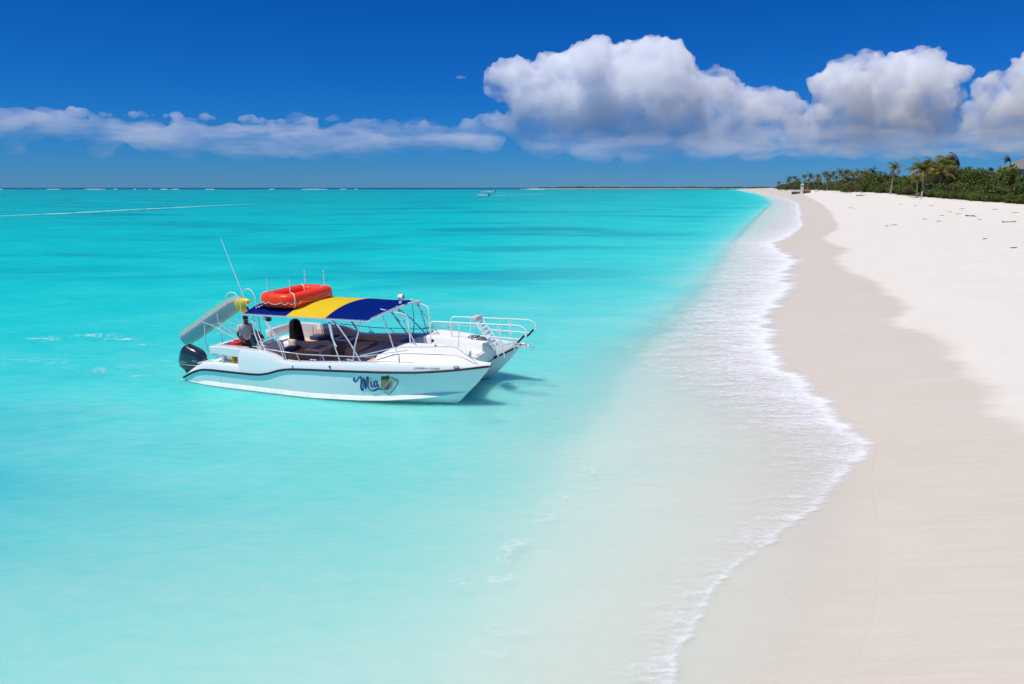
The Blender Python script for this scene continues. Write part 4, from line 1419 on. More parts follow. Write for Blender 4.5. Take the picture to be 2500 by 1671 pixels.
# life raft on the canopy
RAFT = empty('life_raft', on_boat(-1.60, -0.30, 2.44), BOAT_RZ)
tag(RAFT, 'bright red oblong life raft ring lying on the boat canopy', 'raft')
LX, LY, RC, TR = 0.50, 1.02, 0.32, 0.20
ring = []
for (cx, cy, a0_) in ((LX - RC, LY - RC, 0), (-LX + RC, LY - RC, 90), (-LX + RC, -LY + RC, 180), (LX - RC, -LY + RC, 270)):
    for k in range(9):
        a = R(a0_ + 90 * k / 8)
        ring.append((cx + RC * math.cos(a), cy + RC * math.sin(a), 0.225))
rows = []
P = [Vector(p) for p in ring]
for i, p in enumerate(P):
    t_ = (P[(i + 1) % len(P)] - P[i - 1]).normalized()
    s_ = t_.cross(Vector((0, 0, 1))).normalized()
    rows.append([p + s_ * (0.19 * math.copysign(abs(math.cos(a))**0.75, math.cos(a))) + Vector((0, 0, 0.215 * math.copysign(abs(math.sin(a))**0.75, math.sin(a)))) for a in np.linspace(0, 2 * math.pi, 18, endpoint=False)])
mb = MB(); mb.grid(rows, close_u=True, close_v=True)
mb.build('raft_tube', M['raft'], RAFT, sharp=60)
mb = MB(); mb.box(-LX + 0.05, LX - 0.05, -LY + 0.05, LY - 0.05, 0.20, 0.23, 0.01); mb.build('raft_floor', M['raft'], RAFT)
for i in (3, 14, 21, 32):
    r_ = rows[i]; r2 = rows[(i + 1) % len(rows)]
    c = sum(r_, Vector()) / len(r_)
    mb = MB(); mb.tube([c + (p - c) * 1.06 for p in r_], 0.018, 6, closed=True)
    mb.build('strap', M['rope'], RAFT)
mb = MB()
n = len(rows)
for i in range(0, n, 2):
    c = sum(rows[i], Vector()) / 18
    a = c + (rows[i][0] - c) * 1.08 + Vector((0, 0, -0.02)); c2 = sum(rows[(i + 2) % n], Vector()) / 18
    b = c2 + (rows[(i + 2) % n][0] - c2) * 1.08 + Vector((0, 0, -0.02))
    m_ = (a + b) / 2 + Vector((0, 0, -0.07))
    mb.tube([a, (a + m_) / 2 + Vector((0, 0, -0.015)), m_, (b + m_) / 2 + Vector((0, 0, -0.015)), b], 0.009, 5)
mb.build('grab_line', M['rope'], RAFT)
# four slim rods standing up through the raft
for (x, y) in ((-2.02, -1.20), (-1.25, -1.15), (-1.95, 0.62), (-1.25, 0.66)):
    z = canopy_z(x, y)
    MB().tube([(x, y, z), (x, y, z + 0.88)], 0.012, 6).build('rod_holder', M['steel'], BOAT)

# life vests in the stern locker, red bag on the quarter
LV = empty('life_vest', on_boat(-2.70, -1.98, 0.765), BOAT_RZ)
tag(LV, 'orange life vests stowed in the open gap under the stern rail', 'life vest')
for k, (x, y, rz) in enumerate(((0, 0.02, 8), (0.02, 0.22, -6))):
    mb = MB(); mb.box(x - 0.05, x + 0.10, y - 0.09, y + 0.09, 0.0, 0.26, 0.04)
    mb.build('foam_panel', M['orange'], LV)
MB().box(-0.14, -0.07, -0.08, 0.1, 0.0, 0.24, 0.03).build('foam_panel', M['yellow_canvas'], LV)
MB().box(-0.062, 0.112, -0.02, 0.0, 0.1, 0.13).build('strap', M['black_plastic'], LV)
RB = empty('red_bag', on_boat(-3.18, -1.42, 0.0), BOAT_RZ)
tag(RB, 'round red bag standing behind the stern bulwark by the man', 'bag')
mb = MB()
mb.tube([(0, 0, 0.76), (0, 0, 0.82), (0, 0, 1.16), (0, 0, 1.29), (0, 0, 1.33)], [0.13, 0.17, 0.18, 0.15, 0.05], 18)
mb.build('bag_body', M['red'], RB)
MB().tube(arc_path([(-0.1, 0, 1.29), (-0.06, 0, 1.35), (0.06, 0, 1.35), (0.1, 0, 1.29)], 0.03), 0.012, 6).build('bag_handle', M['black_plastic'], RB)


# ------------------------------------------------------------------ foam
def foam_shader(name, kind):
    t = NT(name)
    p = t.geom()
    e = t.attr('e')              # 0 at the landward edge, 1 at the width of the foam belt
    k = t.attr('k')              # how much foam there is here
    n1 = t.noise(t.mapping(p, (0.55, 1.9, 1), rot=(0, 0, R(-4))), 1.0, 6, 0.68, 0.9)
    n2 = t.noise(t.mapping(p, (3.2, 6.5, 1)), 1.0, 4, 0.65, 1.0)
    fing = t.math('ADD', t.math('MULTIPLY', t.math('SUBTRACT', n1, 0.5), 0.30), t.math('MULTIPLY', t.math('SUBTRACT', t.noise(t.mapping(p, (0.10, 0.55, 1)), 1.0, 4, 0.6), 0.5), 0.45))
    if kind == 'belt':
        e2 = t.math('ADD', e, fing)
        front = t.rng(e2, 0.0, 0.14)
        core = t.rng(e2, 0.0, 1.75, 1.0, 0.0, 'LINEAR')
        dens = t.math('MULTIPLY', t.math('ADD', t.math('MULTIPLY', core, 0.60), t.math('MULTIPLY', t.rng(e2, 0.22, 0.0, 0.0, 0.16), 1.0)), k)
        tex = t.math('ADD', t.math('MULTIPLY', n1, 0.6), t.math('MULTIPLY', n2, 0.45))
        a = t.rng(t.math('ADD', tex, dens), 0.80, 1.26)
        a = t.math('MULTIPLY', t.math('MULTIPLY', a, front), t.rng(dens, 0.0, 0.12))
        a = t.math('MULTIPLY', a, 0.95)
    elif kind == 'lace':
        v = t.voronoi(t.mapping(p, (1.0, 2.4, 1)), 1.9, 'DISTANCE_TO_EDGE')
        wv = t.math('ADD', v, t.math('MULTIPLY', t.math('SUBTRACT', n2, 0.5), 0.28))
        a = t.math('MULTIPLY', t.rng(wv, 0.10, 0.0), t.rng(t.math('ADD', n1, t.math('MULTIPLY', e, 0.5)), 0.62, 0.92))
        a = t.math('MULTIPLY', a, t.math('MULTIPLY', k, 0.42))
    else:
        m = t.noise(t.mapping(p, (0.06, 0.4, 1)), 1.0, 4, 0.65, 0.3) if kind == 'line' else n2
        a = t.math('MULTIPLY', t.rng(t.math('ADD', m, t.math('MULTIPLY', e, 0.22 if kind == 'fleck' else 0.45)), 0.66, 0.95), k)
    tr = t.node('ShaderNodeBsdfTransparent')
    nr = t.bump(t.math('ADD', n1, n2), 0.25, 0.03)
    df = t.bsdf((0.86, 0.87, 0.88), 0.7, spec=0.2, normal=nr)
    t.done(t.shader_mix(a, tr.outputs[0], df))
    return t.mat


def foam_belt():
    rows = np.array(list(np.arange(3.0, 40, 0.22)) + geo_steps(40, 0.24, 1.02, 900))
    us = np.concatenate([np.linspace(-0.35, 0.5, 30), np.linspace(0.54, 2.2, 24)])
    Y, U = np.meshgrid(rows, us, indexing='ij')
    Wd = np.interp(Y, *FOAM_W)
    X = x_band(Y) - U * Wd
    Z = np.maximum(ground_z(X, Y), 0.0) + 0.005
    nr, nc = Y.shape
    idx = np.arange(nr * nc).reshape(nr, nc)
    q = np.stack([idx[:-1, :-1], idx[1:, :-1], idx[1:, 1:], idx[:-1, 1:]], -1).reshape(-1, 4)
    m = bpy.data.meshes.new('foam')
    co = np.stack([X, Y, Z], -1).reshape(-1, 3)
    m.vertices.add(len(co)); m.vertices.foreach_set('co', co.ravel())
    m.loops.add(q.size); m.loops.foreach_set('vertex_index', q.ravel())
    m.polygons.add(len(q)); m.polygons.foreach_set('loop_start', np.arange(0, q.size, 4))
    m.polygons.foreach_set('use_smooth', np.ones(len(q), bool))
    m.update(calc_edges=True)
    add_attr(m, 'e', U.ravel())
    add_attr(m, 'k', np.interp(Y.ravel(), [3, 7, 9, 11, 13, 15, 18, 24, 60, 150, 500, 900], [0.84, 0.82, 0.80, 0.78, 0.84, 1.0, 1.08, 1.15, 1.18, 1.08, 1.0, 0.95]))
    o = link('foam', m, foam_shader('surf_foam', 'belt'))
    tag(o, 'white streaky foam of the wash along the sand', 'foam', kind='stuff')


def foam_patch(quads, kind, mat, label, name='foam'):
    """soft-edged sheets: list of (centre px, length m, width m, angle, strength)"""
    mbv, mbf, es, ks = [], [], [], []
    for (c, L, Wd, ang, st) in quads:
        n0 = len(mbv)
        nu, nv = 16, 10
        ca, sa = math.cos(ang), math.sin(ang)
        for i in range(nu + 1):
            for j in range(nv + 1):
                a, b = -1 + 2 * i / nu, -1 + 2 * j / nv
                x, y = a * L / 2, b * Wd / 2
                X_, Y_ = c[0] + x * ca - y * sa, c[1] + x * sa + y * ca
                mbv.append((X_, Y_, max(0.0, float(ground_z(np.array([X_]), np.array([Y_]))[0])) + 0.009))
                f = max(0.0, 1 - a * a) * max(0.0, 1 - b * b)
                es.append(f); ks.append(min(1.0, f * 2.2) * st)
        for i in range(nu):
            for j in range(nv):
                a = n0 + i * (nv + 1) + j
                mbf.append((a, a + nv + 1, a + nv + 2, a + 1))
    m = mesh_of(name, mbv, mbf)
    add_attr(m, 'e', es); add_attr(m, 'k', ks)
    o = link(name, m, mat)
    tag(o, label, 'foam', kind='stuff')
    return o


foam_belt()
LACE = foam_shader('foam_lace', 'lace')
LINE = foam_shader('foam_line', 'line')
FLECK = foam_shader('foam_flecks', 'fleck')
fl = []
r5 = random.Random(5)
for (px, py, L, Wd, ang, st) in ((1455, 1065, 1.8, 0.7, 60, 0.2), (1440, 1160, 1.6, 0.8, 50, 0.45), (1345, 1225, 1.5, 0.7, 40, 0.45), (1330, 1260, 1.3, 0.7, 30, 0.6), (1245, 1340, 1.3, 0.6, 70, 0.55),
                              (1260, 1330, 1.0, 0.5, 60, 0.6), (1180, 1415, 1.5, 0.4, 8, 0.45), (1220, 1560, 1.3, 0.9, 60, 0.3), (1600, 1535, 0.8, 0.5, 40, 0.4), (1420, 1155, 1.2, 0.4, 20, 0.5), (1300, 1345, 0.7, 0.4, 10, 0.5)):
    fl.append((at(px, py), L, Wd, R(ang), st))
foam_patch(fl, 'lace', LACE, 'thin lace of foam flecks on the pale shallows before the boat')
fl = []
for (px, py, L, Wd, ang, st) in ((105, 828, 2.8, 1.1, 4, 0.9), (235, 820, 3.2, 1.2, -3, 1.3), (290, 828, 2.8, 1.0, -8, 1.1), (355, 842, 2.0, 0.7, -10, 0.4), (245, 905, 1.6, 0.9, -30, 0.9), (320, 895, 2.4, 1.2, 5, 0.35),
                              (70, 880, 3.0, 1.2, 8, 0.35), (145, 885, 1.8, 1.0, 40, 0.35), (330, 920, 1.6, 0.6, 15, 0.4), (450, 846, 2.4, 0.8, 0, 0.4), (470, 838, 1.6, 0.6, 20, 0.4), (442, 928, 0.7, 0.35, 15, 0.9), (425, 930, 0.9, 0.3, 5, 0.6)):
    fl.append((at(px, py), L, Wd, R(ang), st))
foam_patch(fl, 'fleck', FLECK, 'scattered foam flecks churned up behind the boat stern')


def foam_line(pts, width, st, label, nseg=60):
    P = [Vector(at(px, py)) for px, py in pts]
    verts, faces, es, ks = [], [], [], []
    acc = []
    for i in range(nseg + 1):
        t = (len(P) - 1) * i / nseg
        j = min(int(t), len(P) - 2)
        acc.append(P[j].lerp(P[j + 1], t - j))
    for i, p in enumerate(acc):
        d = (acc[min(i + 1, nseg)] - acc[max(i - 1, 0)]).normalized()
        nn = Vector((-d.y, d.x, 0))
        w = width * (1 + 0.35 * math.sin(i * 1.7) * math.sin(i * 0.37))
        for k in range(5):
            b = -1 + k / 2
            q = p + nn * (b * w / 2)
            verts.append((q.x, q.y, 0.03))
            es.append(1 - abs(b)); ks.append((1 - abs(b)**2) * st * min(1, 6 * (i / nseg)) * min(1.0, 3.0 * (1 - i / nseg) + 0.02))
    for i in range(nseg):
        for k in range(4):
            a = i * 5 + k
            faces.append((a, a + 5, a + 6, a + 1))
    m = mesh_of('foam', verts, faces)
    add_attr(m, 'e', es); add_attr(m, 'k', ks)
    tag(link('foam', m, LINE), label, 'foam', kind='stuff')


foam_line([(-60, 530), (150, 522), (330, 512), (480, 505), (640, 497)], 6.0, 0.75, 'long pale foam line crossing the bay on the left')
foam_line([(1190, 478.5), (1235, 476.5), (1290, 475), (1345, 473)], 4.0, 1.6, 'white wake of the nearer distant motor boat')
foam_line([(1203, 470.5), (1222, 470), (1240, 469.5)], 5.0, 1.6, 'white wake of the farther distant motor boat')
foam_line([(1925, 492), (1945, 494), (1960, 496)], 3.0, 0.0001, 'faint foam') if False else None

# surf breaking on the far reef
SURF = plain('surf_white', (0.70, 0.74, 0.76), 0.7)
mb = MB()
r6 = random.Random(11)
for (a, b) in ((-10, 8), (113, 147), (205, 258), (276, 286), (325, 332), (362, 369), (390, 410), (416, 438), (500, 524), (655, 670), (735, 800), (830, 846), (865, 872), (1285, 1330)):
    p0, p1 = at_dist(a, 458, 2500), at_dist(b, 458, 2500)
    n = max(4, int((b - a) / 3))
    rows = []
    for i in range(n + 1):
        t_ = i / n
        x = p0.x + (p1.x - p0.x) * t_
        h = (0.4 + 1.2 * math.sin(math.pi * min(1, max(0, t_)))**0.5) * r6.uniform(0.55, 1.0)
        rows.append([(x, 2496, -0.3), (x + r6.uniform(-1, 1), 2499, h * 0.8), (x, 2501, h), (x, 2506, -0.3)])
    mb.grid(rows)
tag(mb.build('reef_surf', SURF, sharp=0), 'broken line of white surf along the reef at the horizon', 'surf', kind='stuff')

# ------------------------------------------------------------------ far low island
ISL = plain('scrub_far', (0.035, 0.05, 0.03), 0.9, var=0.5, scale=0.03)
ISL_SAND = plain('island_sand', (0.70, 0.66, 0.58), 0.9)


def island():
    r7 = random.Random(3)
    d0 = 3000.0
    root = empty('island', (0, 0, 0))
    tag(root, kind='structure')
    rows, rows2 = [], []
    for i in range(221):
        t_ = i / 220
        px = 1296 + (2050 - 1296) * t_
        d = d0 + 700 * math.sin(t_ * 1.2)
        b = at_dist(px, 458, d)
        h = 12.5 * min(1, t_ * 16)**0.6 * (0.72 + 0.32 * mnoise.noise(Vector((t_ * 22, 0, 0))) + 0.22 * mnoise.noise(Vector((t_ * 80, 3, 0)))) + r7.uniform(-0.4, 0.4)
        if 0.028 < t_ < 0.036 or 0.2 < t_ < 0.207: h += 3.0
        rows.append([(b.x, d - 22, 1.0), (b.x + r7.uniform(-2, 2), d - 12, h * 0.62), (b.x, d, h), (b.x, d + 80, h * 0.9), (b.x, d + 140, -1)])
        s = max(0.0, 1.0 if (t_ < 0.55 or r7.random() < 0.4 or t_ > 0.8) else 0.25)
        rows2.append([(b.x - 12, d - 60, -0.4), (b.x, d - 34, 0.5 + 0.6 * s), (b.x, d - 18, 1.3 * s + 0.3)])
    MB().grid(rows, flip=True).build('scrub', ISL, root, sharp=0)
    o = MB().grid(rows2, flip=True).build('sand_strip', ISL_SAND, root, sharp=0)
    tip = []
    for i in range(12):
        t_ = i / 11
        b = at_dist(1268 + 32 * t_, 458, d0)
        tip.append([(b.x, d0 - 60, -0.3), (b.x, d0 - 30, 1.0 * t_ + 0.3), (b.x, d0, -0.3)])
    MB().grid(tip, flip=True).build('sand_spit', ISL_SAND, root, sharp=0)


island()


# ------------------------------------------------------------------ two motor boats far out
def far_boat(px, py, length, rz, label, canopy_col):
    c = Vector(at(px, py))
    b = empty('motor_boat', (c.x, c.y, 0), rz)
    tag(b, label, 'boat', 'motor boats running far out')
    k = length / 8.0
    mb = MB()
    rows = []
    for x, w, zb in ((-4, 1.3, 0.1), (-3, 1.45, 0.0), (0, 1.5, 0.0), (2, 1.3, 0.15), (3.2, 0.8, 0.5), (4, 0.05, 1.1)):
        zt = 1.15 + 0.05 * max(0, x)
        rows.append([(x * k, -w * k, zt * k), (x * k, -w * 0.92 * k, (zb + 0.25) * k), (x * k, 0, (zb - 0.25) * k), (x * k, w * 0.92 * k, (zb + 0.25) * k), (x * k, w * k, zt * k)])
    mb.grid(rows, flip=True); mb.poly(rows[0])
    mb.build('hull', M['gel'], b)
    mb = MB(); mb.grid([[(x * k, -w * k, z * k), (x * k, w * k, z * k)] for x, w, z in ((-4, 1.28, 1.0), (0, 1.45, 1.02), (1.2, 1.3, 1.05), (1.25, 1.3, 1.5), (3, 0.8, 1.35), (3.9, 0.1, 1.25))]); mb.build('deck', M['deck'], b)
    mb = MB(); mb.box(-0.6 * k, 1.2 * k, -0.8 * k, 0.8 * k, 1.0 * k, 1.95 * k, 0.1 * k); mb.build('cabin', M['gel'], b)
    mb = MB(); mb.box(0.2 * k, 1.22 * k, -0.82 * k, 0.82 * k, 1.5 * k, 1.85 * k, 0.02); mb.build('windscreen', M['acrylic'], b)
    mb = MB(); mb.box(-2.6 * k, 1.0 * k, -1.25 * k, 1.25 * k, 2.75 * k, 2.9 * k, 0.05 * k); mb.build('hardtop', canopy_col, b)
    for x in (-2.4, 0.8):
        for y in (-1.1, 1.1):
            MB().tube([(x * k, y * k, 1.0 * k), (x * k, y * k, 2.76 * k)], 0.05 * k, 6).build('post', M['steel'], b)
    for y in (-0.5, 0.5):
        mb = MB(); mb.box(-4.7 * k, -4.05 * k, (y - 0.25) * k, (y + 0.25) * k, 0.3 * k, 1.5 * k, 0.1 * k); mb.build('outboard_motor', M['black_engine'], b)
    mb = MB(); mb.box(-3.5 * k, -1.2 * k, -1.3 * k, -1.24 * k, 0.2 * k, 0.8 * k); mb.build('side_stripe', M['rail'], b)


far_boat(1178, 480, 9.0, R(166), 'nearer of two white motor boats speeding left below the horizon', M['white_paint'])
far_boat(1197, 470.8, 12.0, R(170), 'farther of two white motor boats speeding left below the horizon', M['navy_canvas'])


# ------------------------------------------------------------------ vegetation behind the beach
def leaf_mat(name, c1, c2, c3, trans=0.25):
    t = NT(name)
    oi = t.node('ShaderNodeObjectInfo')
    p = t.geom()
    n = t.noise(p, 0.55, 3, 0.6)
    fine = t.noise(p, 4.0, 2, 0.6)
    base = t.mix(oi.outputs['Random'], c1, c2)
    base = t.mix(t.rng(n, 0.35, 0.75), base, c3)
    base = t.mix(t.rng(fine, 0.3, 0.75, 0.0, 0.6), base, t.mix(1.0, base, (1.5, 1.4, 1.1), 'MULTIPLY'))
    tl = t.node('ShaderNodeBsdfTranslucent')
    t.l.new(base, tl.inputs[0])
    t.done(t.shader_mix(trans, t.bsdf(base, 0.55, spec=0.3), tl.outputs[0]))
    return t.mat


M['leaf_dark'] = leaf_mat('sea_grape_leaves', (0.055, 0.092, 0.018), (0.11, 0.135, 0.022), (0.080, 0.120, 0.026))
M['leaf_olive'] = leaf_mat('dry_scrub_leaves', (0.105, 0.105, 0.035), (0.16, 0.125, 0.045), (0.085, 0.105, 0.03))
M['leaf_bright'] = leaf_mat('fresh_scrub_leaves', (0.085, 0.135, 0.025), (0.13, 0.165, 0.02), (0.06, 0.115, 0.025))
M['frond'] = leaf_mat('palm_fronds', (0.105, 0.130, 0.022), (0.17, 0.155, 0.03), (0.075, 0.105, 0.02))
M['frond_dry'] = leaf_mat('yellowed_palm_fronds', (0.34, 0.24, 0.055), (0.40, 0.26, 0.07), (0.24, 0.19, 0.045))
M['frond_dark'] = leaf_mat('shaded_palm_fronds', (0.030, 0.050, 0.018), (0.045, 0.065, 0.022), (0.038, 0.058, 0.02))  # darker copy of the frond green, with shade put into the colour
M['bark'] = plain('palm_bark', (0.30, 0.26, 0.215), 0.85, var=0.3, scale=5, bump=0.3, bscale=12)
M['twig'] = plain('grey_twigs', (0.17, 0.14, 0.11), 0.85, var=0.3, scale=3)
M['drift'] = plain('weathered_driftwood', (0.14, 0.115, 0.10), 0.85, var=0.3, scale=6)
M['weed'] = plain('dried_seaweed', (0.20, 0.16, 0.115), 0.9, var=0.35, scale=8)


def gz(x, y):
    return float(ground_z(np.array([x]), np.array([y]))[0])


# --- fronds: a drooping midrib with leaflets on both sides (x out, z up)
def frond_mesh(name, L, droop, n=15, seed=0, hang=0.5):
    r_ = random.Random(seed)
    v, f = [], []
    pts = []
    ang = R(38)
    p = Vector((0, 0, 0))
    for i in range(n + 1):
        pts.append(p.copy())
        ang -= droop / n * (0.6 + 0.8 * i / n)
        p = p + Vector((math.cos(ang), 0, math.sin(ang))) * (L / n)
    for i in range(n):
        a, b = pts[i], pts[i + 1]
        w = 0.035 * (1 - i / n) + 0.012
        k = len(v)
        v += [a + Vector((0, -w, 0.0)), a + Vector((0, w, 0.0)), b + Vector((0, w, 0)), b + Vector((0, -w, 0))]
        f.append((k, k + 1, k + 2, k + 3))
        t = (b - a).normalized()
        ll = L * 0.30 * math.sin(math.pi * min(0.98, 0.12 + 0.86 * i / n))**0.7
        for s in (-1, 1):
            for h in (0.0, 0.5):
                o = a.lerp(b, h)
                tip = o + t * ll * 0.55 + Vector((0, s * ll * 0.75, -ll * hang * r_.uniform(0.5, 1.1)))
                k = len(v)
                v += [o, o + t * (L / n) * 0.42, tip]
                f.append((k, k + 1, k + 2) if s > 0 else (k, k + 2, k + 1))
    return mesh_of(name, v, f)


FRONDS = [frond_mesh('frond', 2.7, R(95), seed=1), frond_mesh('frond', 2.5, R(120), seed=2, hang=0.7), frond_mesh('frond', 2.8, R(70), seed=3), frond_mesh('frond', 2.3, R(150), seed=4, hang=0.8)]
FM = {}
for key in ('frond', 'frond_dry', 'frond_dark'):
    FM[key] = []
    for fm in FRONDS:
        c = fm.copy(); c.materials.append(M[key]); FM[key].append(c)


def trunk_path(h, lean, curve, n=9):
    out = []
    for i in range(n):
        t = i / (n - 1)
        out.append(Vector((lean[0] * t**curve, lean[1] * t**curve, h * t - 0.3 * (i == 0))))
    return out


def palm(px, dist, h, label, lean=(0.3, 0.0), wind=0.0, n=20, group=None, size=1.0, mats=('frond', 'frond', 'frond_dry'), split=True, seed=0, dry=0.3, curve=1.6, off=None):
    r_ = random.Random(seed * 31 + int(px))
    x = (px - 1250.0) / 1667.0 * dist
    y = dist
    root = empty('palm_tree', (x, y, gz(x, y)), r_.uniform(-0.3, 0.3))
    tag(root, label, 'palm', group)
    tp = trunk_path(h, lean, curve)
    rr = [0.20 * size * (1 - 0.45 * i / 8) + (0.08 * size if i == 0 else 0) for i in range(9)]
    MB().tube(tp, rr, 8).build('trunk', M['bark'], root)
    top = tp[-1]
    items = []
    for k in range(n):
        az = 2 * math.pi * k / n * 2.39996 * 1.0 + r_.uniform(-0.3, 0.3)
        el = R(62) - R(95) * (k / n) + r_.uniform(-0.15, 0.15)
        if wind:
            d = Vector((math.cos(az), math.sin(az)))
            d = d + Vector((-wind * 1.25, 0.1 * wind))
            az = math.atan2(d.y, d.x)
            el = el * (1 - 0.35 * wind) + 0.18 * wind
        low = el < R(-8)
        mk = mats[2] if (low and r_.random() < 0.55 + dry) or r_.random() < dry * 0.35 else mats[r_.randint(0, 1)]
        fm = FM[mk][r_.randint(0, 3) if not low else r_.choice((1, 3))]
        items.append((az, el, fm, size * r_.uniform(0.85, 1.12)))
    if split:
        for az, el, fm, sc in items:
            o = bpy.data.objects.new('frond', fm)
            COL.objects.link(o)
            o.parent = root
            o.location = top
            o.rotation_euler = (0, -el * 0.9, az)
            o.scale = (sc, sc, sc)
    else:
        v, f, mi = [], [], []
        names = []
        for az, el, fm, sc in items:
            mt = Matrix.Translation(top) @ Matrix.Rotation(az, 4, 'Z') @ Matrix.Rotation(-el * 0.9, 4, 'Y') @ Matrix.Scale(sc, 4)
            k = len(v)
            v += [mt @ w.co for w in fm.vertices]
            nm = fm.materials[0].name
            if nm not in names: names.append(nm)
            for q in fm.polygons:
                f.append(tuple(i + k for i in q.vertices)); mi.append(names.index(nm))
        m = mesh_of('crown', v, f)
        for nm in names: m.materials.append(bpy.data.materials[nm])
        m.polygons.foreach_set('material_index', mi)
        link('crown', m, None, root)
    return root


# --- shrubs: leaf-sized faces spread through lumpy crowns
def shrub_mesh(name, n, seed, leaf=0.17, squash=0.8, lobes=7, upright=0.0):
    r_ = random.Random(seed)
    lob = []
    for k in range(lobes):
        a = r_.uniform(0, 2 * math.pi)
        d = r_.uniform(0.15, 0.62)
        lob.append((Vector((math.cos(a) * d, math.sin(a) * d, r_.uniform(0.25, 0.72) * squash)), r_.uniform(0.28, 0.46)))
    lob.append((Vector((0, 0, 0.45 * squash)), 0.5))
    v, f = [], []
    for i in range(n):
        c, rad = r_.choice(lob)
        d = Vector((r_.gauss(0, 1), r_.gauss(0, 1), r_.gauss(0, 1) + 0.25)).normalized()
        p = c + d * rad * (r_.random()**0.35) * Vector((1, 1, 1)).length / 1.732
        if p.z < 0.02: p.z = r_.uniform(0.02, 0.3)
        nrm = (d * 0.6 + Vector((r_.gauss(0, 0.6), r_.gauss(0, 0.6), r_.gauss(0, 0.6) + 0.35))).normalized()
        t = nrm.cross(Vector((r_.gauss(0, 1), r_.gauss(0, 1), r_.gauss(0, 1)))).normalized()
        b = nrm.cross(t)
        s = leaf * r_.uniform(0.6, 1.25)
        k = len(v)
        v += [p - t * s * 0.6, p + b * s * 0.36, p + t * s * 0.6, p - b * s * 0.36]
        f.append((k, k + 1, k + 2, k + 3))
    return mesh_of(name, v, f)


SHR = [shrub_mesh('foliage', 1500, 100 + k, 0.115, 0.85 + 0.1 * (k % 3)) for k in range(6)]
SM = {}
for key in ('leaf_dark', 'leaf_olive', 'leaf_bright'):
    SM[key] = []
    for sm in SHR:
        c = sm.copy(); c.materials.append(M[key]); SM[key].append(c)
stem_mb = MB()
for k in range(7):
    a = k * 0.9
    stem_mb.tube([(0.05 * math.cos(a), 0.05 * math.sin(a), -0.06), (0.18 * math.cos(a), 0.18 * math.sin(a), 0.25), (0.42 * math.cos(a + 0.3), 0.42 * math.sin(a + 0.3), 0.62)], [0.025, 0.018, 0.008], 5)
_s = stem_mb.build('stem', M['twig'])
STEM = _s.data
bpy.data.objects.remove(_s)


def shrub(x, y, w, h, key, label, group, r_, name='shrub', cat='shrub'):
    root = empty(name, (x, y, gz(x, y) - 0.05), r_.uniform(0, 6.28))
    tag(root, label, cat, group)
    for nm, me in (('foliage', r_.choice(SM[key])), ('stem', STEM)):
        o = bpy.data.objects.new(nm, me)
        COL.objects.link(o)
        o.parent = root
        o.scale = (w, w * r_.uniform(0.85, 1.15), h)
    return root


rv = random.Random(77)
ROWS_OF = {}
_shrub0 = shrub


def shrub(x, y, w, h, key, label, group, r_, name='shrub', cat='shrub'):
    o = _shrub0(x, y, w, h, key, label, group, r_, name, cat)
    ROWS_OF.setdefault(group, []).append(o)
    return o


# front hedge along the near edge of the sand (right part of the picture)
for i in range(26):
    y = 100 + i * 2.1 + rv.uniform(-0.6, 0.6)
    x = float(x_veg(np.array([y]))[0]) + 1.4 + rv.uniform(-0.3, 0.5)
    shrub(x, y, rv.uniform(1.5, 2.0), rv.uniform(1.5, 2.0), rv.choice(('leaf_dark', 'leaf_dark', 'leaf_bright')), 'low dense green shrub in the hedge along the sand edge', 'shrubs of the beach hedge', rv)
for i in range(22):
    y = 104 + i * 2.6 + rv.uniform(-1, 1)
    x = float(x_veg(np.array([y]))[0]) + 4.6 + rv.uniform(-0.8, 0.8)
    shrub(x, y, rv.uniform(2.0, 2.7), rv.uniform(2.8, 3.6), rv.choice(('leaf_dark', 'leaf_olive', 'leaf_bright')), 'middling shrub standing behind the beach hedge', 'shrubs behind the beach hedge', rv)
for i in range(24):
    y = 110 + i * 3.4 + rv.uniform(-1, 1)
    x = float(x_veg(np.array([y]))[0]) + 9 + rv.uniform(-1.5, 2.5)
    shrub(x, y, rv.uniform(2.7, 3.7), rv.uniform(4.4, 5.6), rv.choice(('leaf_dark', 'leaf_dark', 'leaf_olive')), 'tall dark bush in the thicket behind the hedge', 'bushes of the thicket', rv, 'bush', 'bush')
for i in range(22):
    y = 120 + i * 4.4 + rv.uniform(-2, 2)
    x = float(x_veg(np.array([y]))[0]) + 17 + rv.uniform(-2, 6)
    shrub(x, y, rv.uniform(3.4, 4.6), rv.uniform(4.4, 6.0), rv.choice(('leaf_dark', 'leaf_olive', 'leaf_bright')), 'broad dark tree crown rising at the back of the thicket', 'tree crowns at the back of the thicket', rv, 'broadleaf_tree', 'tree')
for i in range(16):
    y = 165 + i * 7 + rv.uniform(-3, 3)
    x = float(x_veg(np.array([y]))[0]) + 33 + rv.uniform(-4, 14)
    shrub(x, y, rv.uniform(3.6, 5.0), rv.uniform(2.4, 3.4), 'leaf_dark', 'distant dark tree crown below the house', 'tree crowns near the house', rv, 'broadleaf_tree', 'tree')
